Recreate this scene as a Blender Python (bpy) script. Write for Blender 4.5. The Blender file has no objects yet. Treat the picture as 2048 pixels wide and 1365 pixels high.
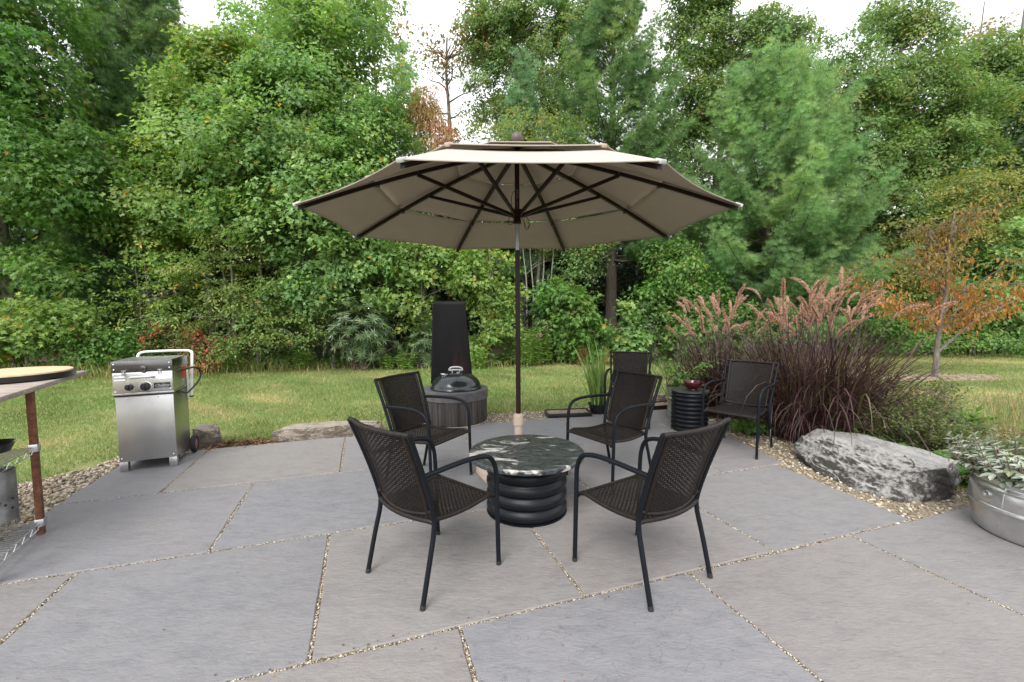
import bpy, bmesh, math, random
import numpy as np
from mathutils import Vector, Matrix, noise

random.seed(7)
RNG = np.random.default_rng(11)
R = math.radians
scene = bpy.context.scene
col = scene.collection
PI = math.pi

# ------------------------------------------------------------------ camera (solved from the photograph)
CF, CPIT, CROLL, CH = 879.5, 0.0690, -0.0067, 1.40      # focal length in 2048-px pixels, pitch down, roll, eye height


def ray(px, py):
    dx, dy = px - 1024, py - 682.5
    c, s = math.cos(CROLL), math.sin(CROLL)
    X = (dx * c + dy * s) / CF
    U = -(-dx * s + dy * c) / CF
    c, s = math.cos(CPIT), math.sin(CPIT)
    return X, c + U * s, -s + U * c


def at(px, py, Y):
    """World point at depth Y metres seen at a pixel of the photograph (used to survey positions)."""
    d = ray(px, py)
    k = Y / d[1]
    return Vector((d[0] * k, Y, CH + d[2] * k))


def ground(px, py, z=0.0):
    d = ray(px, py)
    k = (z - CH) / d[2]
    return Vector((d[0] * k, d[1] * k, z))


UX = Vector((.9485, .3168, 0))     # directions of the paving courses
VX = Vector((-.3168, .9485, 0))


def st(s, t, z=0.0):
    return Vector((UX.x * s + VX.x * t, UX.y * s + VX.y * t, z))


# ------------------------------------------------------------------ object helpers
def tag(o, label=None, cat=None, group=None, kind=None):
    if label: o['label'] = label
    if cat: o['category'] = cat
    if group: o['group'] = group
    if kind: o['kind'] = kind
    return o


def thing(name, label, cat, loc=(0, 0, 0), rz=0.0, group=None):
    o = bpy.data.objects.new(name, None)
    o.empty_display_size = .1
    col.objects.link(o)
    o.location = loc
    o.rotation_euler = (0, 0, rz)
    return tag(o, label, cat, group)


def copy_tree(o, parent=None):
    c = o.copy()
    col.objects.link(c)
    c.parent = parent
    for ch in [x for x in bpy.data.objects if x.parent == o]:
        copy_tree(ch, c)
    return c


class MB:
    """collects shapes into one mesh"""

    def __init__(self):
        self.v, self.f = [], []

    def add(self, vs, fs):
        n = len(self.v)
        self.v += [tuple(p) for p in vs]
        self.f += [tuple(i + n for i in f) for f in fs]
        return self

    def box(self, c, s, M=None):
        x, y, z = [a / 2 for a in s]
        vs = [Vector((i * x, j * y, k * z)) for i in (-1, 1) for j in (-1, 1) for k in (-1, 1)]
        if M is not None: vs = [M @ p for p in vs]
        vs = [p + Vector(c) for p in vs]
        return self.add(vs, [(0, 1, 3, 2), (4, 6, 7, 5), (0, 4, 5, 1), (2, 3, 7, 6), (0, 2, 6, 4), (1, 5, 7, 3)])

    def tube(self, pts, r, n=8, caps=True, flat=None):
        pts = [Vector(p) for p in pts]
        m = len(pts)
        rs = list(r) if hasattr(r, '__len__') else [r] * m
        t0 = (pts[1] - pts[0]).normalized()
        a = Vector((0, 0, 1)) if abs(t0.z) < .9 else Vector((1, 0, 0))
        u = (a - t0 * a.dot(t0)).normalized()
        vs, fs = [], []
        for i in range(m):
            t = (pts[min(i + 1, m - 1)] - pts[max(i - 1, 0)])
            t = t.normalized() if t.length > 1e-9 else t0
            u = (u - t * u.dot(t))
            u = u.normalized() if u.length > 1e-6 else t.orthogonal().normalized()
            w = t.cross(u)
            for k in range(n):
                an = 2 * PI * k / n
                vs.append(pts[i] + (u * math.cos(an) + w * math.sin(an)) * rs[i])
        for i in range(m - 1):
            for k in range(n):
                b, c = i * n + k, i * n + (k + 1) % n
                fs.append((b, c, c + n, b + n))
        if caps:
            fs.append(tuple(range(n - 1, -1, -1)))
            fs.append(tuple(range((m - 1) * n, m * n)))
        return self.add(vs, fs)

    def lathe(self, prof, n=40, c=(0, 0, 0), closed=False):
        vs, fs = [], []
        m = len(prof)
        for (r, z) in prof:
            for k in range(n):
                an = 2 * PI * k / n
                vs.append((c[0] + r * math.cos(an), c[1] + r * math.sin(an), c[2] + z))
        for i in range(m - 1):
            for k in range(n):
                b, d = i * n + k, i * n + (k + 1) % n
                fs.append((b, d, d + n, b + n))
        if not closed:
            if prof[0][0] > 1e-5: fs.append(tuple(range(n - 1, -1, -1)))
            if prof[-1][0] > 1e-5: fs.append(tuple(range((m - 1) * n, m * n)))
        else:
            for k in range(n):
                b, d = (m - 1) * n + k, (m - 1) * n + (k + 1) % n
                fs.append((b, d, (k + 1) % n, k))
        return self.add(vs, fs)

    def prism(self, poly, z0, z1):
        n = len(poly)
        vs = [(p[0], p[1], z0) for p in poly] + [(p[0], p[1], z1) for p in poly]
        fs = [tuple(range(n - 1, -1, -1)), tuple(range(n, 2 * n))]
        fs += [(i, (i + 1) % n, (i + 1) % n + n, i + n) for i in range(n)]
        return self.add(vs, fs)

    def grid(self, fn, nu, nv):
        vs = [fn(i / nu, j / nv) for j in range(nv + 1) for i in range(nu + 1)]
        w = nu + 1
        return self.add(vs, [(j * w + i, j * w + i + 1, j * w + i + 1 + w, j * w + i + w) for j in range(nv) for i in range(nu)])

    def ball(self, c, r, n=10, m=7, sz=1.0):
        prof = [(max(1e-6, r * math.sin(PI * i / m)), -r * sz * math.cos(PI * i / m)) for i in range(m + 1)]
        return self.lathe(prof, n, c)

    def build(self, name, mat, parent=None, smooth=40, bevel=0, bseg=2, M=None):
        me = bpy.data.meshes.new(name)
        me.from_pydata(self.v, [], self.f)
        if M is not None: me.transform(M)
        bm = bmesh.new()
        bm.from_mesh(me)
        bmesh.ops.remove_doubles(bm, verts=bm.verts, dist=1e-6)
        bmesh.ops.recalc_face_normals(bm, faces=bm.faces)
        if bevel:
            es = [e for e in bm.edges if len(e.link_faces) == 2 and e.calc_face_angle(0) > R(35)]
            bmesh.ops.bevel(bm, geom=es, offset=bevel, segments=bseg, profile=.5, affect='EDGES', clamp_overlap=True)
        bm.to_mesh(me)
        bm.free()
        if smooth:
            me.polygons.foreach_set('use_smooth', [True] * len(me.polygons))
            me.set_sharp_from_angle(angle=R(smooth))
        o = bpy.data.objects.new(name, me)
        col.objects.link(o)
        if mat: me.materials.append(mat)
        if parent: o.parent = parent
        return o


def arc(c, r, a0, a1, n, ex, ey):
    c, ex, ey = Vector(c), Vector(ex), Vector(ey)
    return [c + ex * r * math.cos(a0 + (a1 - a0) * i / n) + ey * r * math.sin(a0 + (a1 - a0) * i / n) for i in range(n + 1)]


def smooth_path(pts, it=2):
    """Chaikin corner cutting that keeps the ends."""
    pts = [Vector(p) for p in pts]
    for _ in range(it):
        q = [pts[0]]
        for a, b in zip(pts, pts[1:]):
            q += [a * .75 + b * .25, a * .25 + b * .75]
        q.append(pts[-1])
        pts = q
    return pts


def raw_mesh(name, V, F, mat, parent=None, rnd=None, smooth=False):
    """numpy vertices (n,3), faces (m,k) -> object; rnd = per-vertex value in the attribute 'rnd'."""
    me = bpy.data.meshes.new(name)
    V = np.ascontiguousarray(V, dtype=np.float32)
    F = np.ascontiguousarray(F, dtype=np.int32)
    me.vertices.add(len(V))
    me.vertices.foreach_set('co', V.ravel())
    k = F.shape[1]
    me.loops.add(F.size)
    me.loops.foreach_set('vertex_index', F.ravel())
    me.polygons.add(len(F))
    me.polygons.foreach_set('loop_start', np.arange(0, F.size, k, dtype=np.int32))
    if smooth: me.polygons.foreach_set('use_smooth', np.ones(len(F), dtype=bool))
    me.update(calc_edges=True)
    if rnd is not None:
        at_ = me.attributes.new('rnd', 'FLOAT', 'POINT')
        at_.data.foreach_set('value', np.ascontiguousarray(rnd, dtype=np.float32))
    if mat: me.materials.append(mat)
    o = bpy.data.objects.new(name, me)
    col.objects.link(o)
    if parent: o.parent = parent
    return o


# ------------------------------------------------------------------ materials
class NT:
    def __init__(self, name):
        self.m = bpy.data.materials.new(name)
        self.m.use_nodes = True
        self.t = self.m.node_tree
        self.n = self.t.nodes
        self.l = self.t.links
        self.p = self.n['Principled BSDF']
        self.out = self.n['Material Output']

    def node(self, typ, **kw):
        nd = self.n.new(typ)
        for k, v in kw.items():
            if k.startswith('i_'):
                nd.inputs[k[2:].replace('_', ' ')].default_value = v
            else:
                setattr(nd, k, v)
        return nd

    def link(self, a, b):
        self.l.new(a, b)

    def set(self, **kw):
        for k, v in kw.items():
            s = self.p.inputs[k.replace('_', ' ')]
            if hasattr(v, 'is_output'): self.l.new(v, s)
            else: s.default_value = v if not (isinstance(v, tuple) and len(v) == 3) else (*v, 1)
        return self

    def coord(self, kind='Object', scale=(1, 1, 1), rot=(0, 0, 0), rand=False):
        if kind == 'World':
            src = self.node('ShaderNodeNewGeometry').outputs['Position']
        else:
            src = self.node('ShaderNodeTexCoord').outputs[kind]
        mp = self.node('ShaderNodeMapping')
        mp.inputs['Scale'].default_value = scale
        mp.inputs['Rotation'].default_value = rot
        self.link(src, mp.inputs['Vector'])
        if rand:
            oi = self.node('ShaderNodeObjectInfo')
            mu = self.node('ShaderNodeVectorMath', operation='SCALE')
            mu.inputs[0].default_value = (37.0, 19.0, 53.0)
            self.link(oi.outputs['Random'], mu.inputs['Scale'])
            self.link(mu.outputs[0], mp.inputs['Location'])
        return mp.outputs[0]

    def noise(self, vec, scale, detail=4, rough=.55, dist=0.0, w='Fac'):
        nd = self.node('ShaderNodeTexNoise', i_Scale=scale, i_Detail=detail, i_Roughness=rough, i_Distortion=dist)
        self.link(vec, nd.inputs['Vector'])
        return nd.outputs[w]

    def voro(self, vec, scale, feature='F1', w='Distance', rand=1.0):
        nd = self.node('ShaderNodeTexVoronoi', feature=feature, i_Scale=scale)
        nd.inputs['Randomness'].default_value = rand
        self.link(vec, nd.inputs['Vector'])
        return nd.outputs[w]

    def ramp(self, fac, stops, interp='LINEAR'):
        nd = self.node('ShaderNodeValToRGB')
        cr = nd.color_ramp
        cr.interpolation = interp
        while len(cr.elements) < len(stops): cr.elements.new(.5)
        for e, (p, c) in zip(cr.elements, stops):
            e.position = p
            c = (c, c, c) if not isinstance(c, (tuple, list)) else c
            e.color = (*c, 1)
        self.link(fac, nd.inputs[0])
        return nd.outputs[0]

    def mix(self, fac, a, b, blend='MIX'):
        nd = self.node('ShaderNodeMix', data_type='RGBA', blend_type=blend)
        for s, v in ((nd.inputs[0], fac), (nd.inputs[6], a), (nd.inputs[7], b)):
            if hasattr(v, 'is_output'): self.link(v, s)
            elif isinstance(v, (int, float)): s.default_value = v if s.type == 'VALUE' else (v, v, v, 1)
            else: s.default_value = (*v, 1)
        return nd.outputs[2]

    def math(self, op, a, b=0.0):
        nd = self.node('ShaderNodeMath', operation=op)
        for s, v in ((nd.inputs[0], a), (nd.inputs[1], b)):
            if hasattr(v, 'is_output'): self.link(v, s)
            else: s.default_value = v
        return nd.outputs[0]

    def bump(self, h, strength=.3, dist=.01):
        nd = self.node('ShaderNodeBump', i_Strength=strength, i_Distance=dist)
        self.link(h, nd.inputs['Height'])
        self.link(nd.outputs[0], self.p.inputs['Normal'])
        return self

    def attr(self, name='rnd'):
        return self.node('ShaderNodeAttribute', attribute_name=name).outputs['Fac']


def scl(c, k):
    return tuple(x * k for x in c)


def simple(name, c, rough=.5, metal=0.0, var=.12, scale=8, bump=0.0, bscale=60, spec=.5):
    t = NT(name)
    v = t.coord('Object')
    n = t.noise(v, scale, 5)
    lo = tuple(x * (1 - var) for x in c)
    hi = tuple(min(1, x * (1 + var)) for x in c)
    t.set(Base_Color=t.ramp(n, [(.3, lo), (.7, hi)]), Roughness=t.ramp(n, [(.3, min(1, rough * 1.15)), (.7, rough * .85)]), Metallic=metal)
    t.p.inputs['Specular IOR Level'].default_value = spec
    if bump: t.bump(t.noise(v, bscale, 4), bump, .004)
    return t.m


def leaf_mat(name, stops, rough=.45, trans=.38, spec=.4, tboost=1.5, gain=1.38):
    stops = [(p, tuple(min(.8, x * gain) for x in c)) for p, c in stops]
    t = NT(name)
    c = t.ramp(t.attr('rnd'), stops)
    # slow drift of tone through the crown, as real crowns have (sun leaves, new growth)
    dr = t.noise(t.coord('Object'), .9, 3)
    hs = t.node('ShaderNodeHueSaturation')
    t.link(t.ramp(dr, [(.3, .485), (.7, .512)]), hs.inputs['Hue'])
    t.link(t.ramp(dr, [(.3, .82), (.7, 1.18)]), hs.inputs['Value'])
    t.link(c, hs.inputs['Color'])
    c = hs.outputs[0]
    t.set(Base_Color=c, Roughness=rough)
    t.p.inputs['Specular IOR Level'].default_value = spec
    tr = t.node('ShaderNodeBsdfTranslucent')
    t.link(t.mix(1.0, c, (tboost, tboost * 1.05, tboost * .55), 'MULTIPLY'), tr.inputs['Color'])
    mx = t.node('ShaderNodeMixShader')
    mx.inputs[0].default_value = trans
    t.link(t.p.outputs[0], mx.inputs[1])
    t.link(tr.outputs[0], mx.inputs[2])
    t.link(mx.outputs[0], t.out.inputs[0])
    return t.m


# foliage palettes: low rnd = deep leaves, high rnd = young or turning leaves
L_TULIP = leaf_mat('tulip_leaf', [(0, (.055, .112, .038)), (.5, (.108, .185, .062)), (.93, (.195, .275, .095)), (.97, (.30, .27, .05)), (1, (.38, .22, .04))], gain=1.62, trans=.42)
L_TULIP_Y = leaf_mat('tulip_leaf_turning', [(0, (.06, .12, .03)), (.5, (.12, .19, .048)), (.90, (.20, .26, .065)), (.96, (.38, .28, .05)), (1, (.42, .16, .03))], gain=1.55)
L_MAPLE = leaf_mat('maple_leaf', [(0, (.035, .09, .020)), (.5, (.065, .145, .03)), (.95, (.11, .19, .04)), (1, (.25, .16, .04))])
L_OAK = leaf_mat('oak_leaf', [(0, (.055, .11, .035)), (.5, (.11, .18, .055)), (.88, (.18, .23, .07)), (.97, (.26, .19, .07)), (1, (.34, .15, .05))])
L_OAKB = leaf_mat('oak_leaf_browning', [(0, (.07, .10, .03)), (.4, (.14, .14, .05)), (.7, (.24, .16, .07)), (1, (.34, .17, .08))])
L_DOG = leaf_mat('dogwood_leaf', [(0, (.055, .095, .025)), (.5, (.105, .155, .04)), (.9, (.18, .22, .06)), (.97, (.26, .17, .06)), (1, (.30, .12, .06))])
L_SOUR = leaf_mat('sourwood_leaf', [(0, (.10, .11, .03)), (.35, (.22, .17, .07)), (.65, (.34, .20, .11)), (.85, (.34, .10, .07)), (1, (.40, .07, .06))])
L_GOLD = leaf_mat('golden_leaf', [(0, (.07, .11, .03)), (.5, (.135, .175, .045)), (.85, (.23, .22, .06)), (1, (.30, .16, .05))])
L_CHERRY = leaf_mat('cherry_leaf', [(0, (.14, .12, .035)), (.35, (.22, .16, .045)), (.65, (.38, .19, .05)), (1, (.50, .20, .055))], gain=.9)
L_FAR_SHADE = leaf_mat('far_leaf_shade', [(0, (.015, .03, .010)), (.6, (.028, .052, .017)), (1, (.05, .07, .022))], trans=.2)  # near-black greens: shade of the deep wood put into the leaf colour
L_BUSH = leaf_mat('bush_leaf', [(0, (.045, .11, .025)), (.55, (.085, .17, .035)), (.95, (.13, .22, .05)), (1, (.28, .20, .05))])
L_RED = leaf_mat('red_bush_leaf', [(0, (.07, .10, .03)), (.45, (.13, .15, .04)), (.7, (.22, .12, .05)), (.85, (.36, .05, .04)), (1, (.48, .04, .05))])
L_RHODO = leaf_mat('rhododendron_leaf', [(0, (.03, .06, .022)), (.6, (.055, .10, .035)), (1, (.10, .14, .045))], rough=.35, trans=.12, spec=.5)
L_WEED = leaf_mat('weed_leaf', [(0, (.06, .14, .025)), (.6, (.12, .22, .04)), (1, (.20, .27, .06))])
L_SAGE = leaf_mat('sage_leaf', [(0, (.16, .20, .13)), (.5, (.28, .33, .25)), (.85, (.42, .46, .40)), (1, (.34, .40, .16))], rough=.8, trans=.15, spec=.15, tboost=1.1, gain=1.0)
L_SPIREA = leaf_mat('spirea_leaf', [(0, (.045, .085, .022)), (.6, (.09, .13, .035)), (.9, (.15, .14, .06)), (1, (.22, .12, .07))])
L_PINE = leaf_mat('pine_needle', [(0, (.035, .075, .032)), (.5, (.068, .12, .05)), (.9, (.115, .17, .07)), (1, (.17, .18, .06))], trans=.42, gain=1.95)
L_PINE_L = leaf_mat('pine_needle_bright', [(0, (.06, .115, .055)), (.5, (.105, .17, .08)), (1, (.18, .235, .11))], trans=.45, gain=2.1)
L_PINE_B = leaf_mat('pine_needle_blue', [(0, (.06, .12, .07)), (.5, (.11, .19, .11)), (1, (.17, .25, .14))], trans=.42, gain=1.8)
L_PINE_D = leaf_mat('pine_needle_dark', [(0, (.03, .075, .028)), (.6, (.06, .12, .042)), (1, (.09, .15, .05))], trans=.25)
L_PURPLE = leaf_mat('purple_blade', [(0, (.026, .016, .015)), (.45, (.056, .028, .029)), (.75, (.09, .05, .046)), (.88, (.085, .085, .04)), (1, (.13, .15, .055))], rough=.4, trans=.2, spec=.4, tboost=1.3, gain=1.15)
L_REED = leaf_mat('reed_blade', [(0, (.09, .16, .04)), (.7, (.16, .25, .07)), (1, (.26, .28, .10))], trans=.25)
L_DRY = leaf_mat('dry_stem', [(0, (.16, .11, .05)), (.6, (.28, .20, .10)), (1, (.18, .20, .06))], trans=.2)
L_GRASS = leaf_mat('grass_blade', [(0, (.09, .15, .03)), (.42, (.138, .215, .064)), (.76, (.222, .265, .10)), (1, (.40, .33, .18))], trans=.3, gain=1.15, spec=.2)
L_TALL = leaf_mat('tall_grass_blade', [(0, (.10, .14, .035)), (.5, (.18, .20, .06)), (1, (.32, .25, .11))], trans=.3)
L_PINK = leaf_mat('dusty_pink_floret', [(0, (.28, .17, .16)), (1, (.42, .28, .25))], trans=.2, tboost=1.0)


def bark(name, c, sc=6):
    t = NT(name)
    v = t.coord('Object', (1, 1, .18))
    n = t.noise(v, sc * 4, 6, .65, .6)
    t.set(Base_Color=t.ramp(n, [(.3, tuple(x * .45 for x in c)), (.55, c), (.75, tuple(min(1, x * 1.5) for x in c))]), Roughness=.9)
    t.bump(n, .8, .02)
    return t.m


M_BARK = bark('bark_grey', (.17, .15, .13))
M_BARKP = bark('bark_pale', (.30, .27, .23))
M_BARKD = bark('bark_dark', (.11, .085, .07))
M_STEM = simple('green_stem', (.10, .13, .04), .6)
M_STEMP = simple('purple_stem', (.09, .05, .05), .5)
M_TWIG = bark('twig_brown', (.16, .12, .085))

# ------------------------------------------------------------------ foliage generators
def half_pair(tris):
    """mirror a half-leaf of (u,v) triangles; w folds the blade a little"""
    V, F = [], []
    for sgn in (1, -1):
        for tri in tris:
            n = len(V)
            for (u, v) in tri:
                V.append((u, v * sgn, abs(v) * .22 - .16 * u * u))
            F.append((n, n + 1, n + 2) if sgn == 1 else (n, n + 2, n + 1))
    return np.array(V), np.array(F)


T_TULIP = half_pair([((0, 0), (.12, .42), (.48, .26)), ((0, 0), (.48, .26), (.86, 0)), ((.48, .26), (1.0, .42), (.86, 0))])
T_MAPLE = half_pair([((0, 0), (-.08, .36), (.24, .2)), ((0, 0), (.24, .2), (.55, .16)), ((.24, .2), (.52, .52), (.55, .16)), ((0, 0), (.55, .16), (1.05, 0))])
T_OAK = half_pair([((0, 0), (.32, .2), (.45, 0)), ((.25, .1), (.62, .34), (.6, .1)), ((.3, 0), (.62, .16), (1, 0))])
T_OVAL = half_pair([((0, 0), (.35, .24), (.7, .2)), ((0, 0), (.7, .2), (1, 0))])
T_CHERRY = half_pair([((0, 0), (.4, .17), (.7, .13)), ((0, 0), (.7, .13), (1, 0))])
T_NARROW = half_pair([((0, 0), (.45, .1), (1, 0))])
T_DIAMOND = (np.array([(0, 0, 0), (.45, .32, .05), (1, 0, -.1), (.45, -.32, .05)]), np.array([(0, 1, 2), (0, 2, 3)]))


def needle_tuft(n=18, spread=62, w=.05, seed=3):
    r = np.random.default_rng(seed)
    V, F = [], []
    for i in range(n):
        a = 2 * PI * (i * .381966 % 1)
        e = R(spread) * math.sqrt((i + .5) / n)
        d = np.array([math.cos(e), math.sin(e) * math.cos(a), math.sin(e) * math.sin(a)])
        p = np.cross(d, r.normal(size=3))
        p /= np.linalg.norm(p)
        L = r.uniform(.8, 1.1)
        k = len(V)
        V += [p * w * .5, -p * w * .5, d * L]
        F.append((k, k + 1, k + 2))
    return np.array(V), np.array(F)


T_TUFT = needle_tuft(15, 60, .075)
T_TUFT_S = needle_tuft(14, 50, .06, 5)


def unit(a):
    return a / np.maximum(np.linalg.norm(a, axis=1, keepdims=True), 1e-9)


def leaves(name, P, D, N, S, tmpl, mat, parent=None, rnd=None):
    """one mesh of many leaves: positions, tip directions, face normals, sizes"""
    P, D, N, S = np.asarray(P), np.asarray(D), np.asarray(N), np.asarray(S)
    D = unit(D)
    N = unit(N - D * (N * D).sum(1, keepdims=True) + 1e-6)
    B = np.cross(N, D)
    tv, tf = tmpl
    k = len(tv)
    V = P[:, None, :] + S[:, None, None] * (tv[None, :, 0:1] * D[:, None, :] + tv[None, :, 1:2] * B[:, None, :] + tv[None, :, 2:3] * N[:, None, :])
    F = tf[None] + (np.arange(len(P)) * k)[:, None, None]
    if rnd is None: rnd = RNG.random(len(P))
    return raw_mesh(name, V.reshape(-1, 3), F.reshape(-1, tf.shape[1]), mat, parent, np.repeat(rnd, k))


def ell_points(ells, n, shell=.55, low=-1.0):
    """points in a union of ellipsoids, biased to the outer shell; returns points and outward directions"""
    vol = np.array([e[3] * e[4] * e[5] for e in ells]) ** .75
    idx = RNG.choice(len(ells), size=n, p=vol / vol.sum())
    E = np.array(ells)[idx]
    d = unit(RNG.normal(size=(n, 3)))
    rr = shell + (1 - shell) * RNG.random(n) ** .7
    rr *= 1 + .16 * RNG.normal(size=n)
    off = d * rr[:, None] * E[:, 3:6]
    return E[:, :3] + off, unit(off / np.maximum(E[:, 3:6], .05))


def sprays(C, O, per, rad, flat, size, up=.8, out=.55, jit=.4, droop=.25, sig=.3):
    """leaves of flattened sprays round the centres C with outward directions O"""
    n = len(C)
    pn = unit(np.array([0, 0, up]) + O * out + RNG.normal(size=(n, 3)) * .25)
    e1 = unit(np.cross(pn, RNG.normal(size=(n, 3))))
    e2 = np.cross(pn, e1)
    rs = rad * RNG.uniform(.65, 1.35, n)
    base = RNG.random(n)
    idx = np.repeat(np.arange(n), per)
    m = len(idx)
    a = RNG.random(m) * 2 * PI
    q = np.sqrt(RNG.random(m)) * (1 + .15 * RNG.normal(size=m))
    ca, sa = np.cos(a)[:, None], np.sin(a)[:, None]
    rad_d = e1[idx] * ca + e2[idx] * sa
    P = C[idx] + rad_d * (q * rs[idx])[:, None] + pn[idx] * (RNG.normal(size=m) * flat * rs[idx])[:, None]
    P[:, 2] -= droop * .35 * rs[idx] * q * q
    N = unit(pn[idx] + RNG.normal(size=(m, 3)) * jit)
    D = unit(rad_d + RNG.normal(size=(m, 3)) * .5 - np.array([0, 0, droop]))
    S = size * RNG.uniform(.7, 1.25, m)
    rnd = np.clip(base[idx] * .55 + RNG.random(m) * .45 + (RNG.random(m) > .985) * .4, 0, 1)
    return P, D, N, S, rnd


def limb(mb, a, b, r0, r1, sag=.12, n=5, seg=5):
    a, b = Vector(a), Vector(b)
    L = (b - a).length
    pts = []
    w = Vector((random.uniform(-1, 1), random.uniform(-1, 1), random.uniform(-.6, .6))) * L * .07
    for i in range(seg + 1):
        t = i / seg
        p = a.lerp(b, t) + Vector((0, 0, 1)) * sag * L * math.sin(PI * t) * (-1 if sag < 0 else 1) + w * math.sin(2 * PI * t)
        pts.append(p)
    mb.tube(pts, [r0 + (r1 - r0) * (i / seg) for i in range(seg + 1)], n)
    return pts


def broad_tree(name, label, base, top, ells, nc, per, rad, size, tmpl, mat, bmat=None, tr=.1, group=None, cat='tree',
               flat=.28, jit=.4, shell=.55, nlimb=26, stems=1, lean=0.0, up=.8, out=.55, droop=.25, crown='crown', trunk_name='trunk', twigs=0, core=.3):
    bmat = bmat or M_BARK
    base = Vector((base[0], base[1], 0))
    root = thing(name, label, cat, base, 0, group)
    ells = [(e[0] - base.x, e[1] - base.y, *e[2:]) for e in ells]
    C, O = ell_points(ells, nc, shell)
    C2, O2 = ell_points([(*e[:3], e[3] * .8, e[4] * .8, e[5] * .8) for e in ells], int(nc * core), .1)
    C, O = np.concatenate([C, C2]), np.concatenate([O, O2])
    ok = C[:, 2] > .12
    C, O = C[ok], O[ok]
    P, D, N, S, rnd = sprays(C, O, per, rad, flat, size, up, out, jit, droop)
    ok = P[:, 2] > .03
    leaves(crown, P[ok], D[ok], N[ok], S[ok], tmpl, mat, root, rnd[ok])
    mb = MB()
    for s in range(stems):
        o = Vector((random.uniform(-.35, .35), random.uniform(-.2, .2), 0)) * (0 if stems == 1 else 1)
        tp = Vector((lean + (o.x * 1.8 if stems > 1 else 0), o.y, top * random.uniform(.9, 1) if stems > 1 else top))
        k = 9
        pts = [o + (tp - o) * (i / k) + Vector((math.sin(i * 1.3 + s) * .02 * top * .3, math.cos(i * 1.7 + s) * .015 * top * .3, 0)) * (1 if 0 < i < k else 0) for i in range(k + 1)]
        pts[0].z = -.05
        rs = [tr * (1.25 if i == 0 else 1) * (1 - .85 * i / k) for i in range(k + 1)]
        mb.tube(pts, rs, 9)
        for j in range(nlimb // stems):
            c = Vector(C[random.randrange(len(C))])
            hz = max(.25 * top if stems == 1 else .3 * top, min(top * .93, c.z - random.uniform(.15, .5) * (c.xy - Vector((lean * c.z / max(top, .1), 0))).length))
            f = min(.97, max(.05, hz / top))
            i0 = min(k - 1, int(f * k))
            a = pts[i0].lerp(pts[i0 + 1], f * k - i0)
            rr = max(.006, tr * (1 - .85 * f) * .5)
            lp = limb(mb, a, c, rr, .004, random.uniform(-.02, .1))
            for q in range(twigs):
                d = Vector(C[np.argmin(((C - np.array(c)) ** 2).sum(1) + RNG.random(len(C)) * 1.2)])
                limb(mb, lp[3], d, rr * .4, .003, .03, 4, 3)
    mb.build(trunk_name, bmat, root, smooth=60)
    return root


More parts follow.
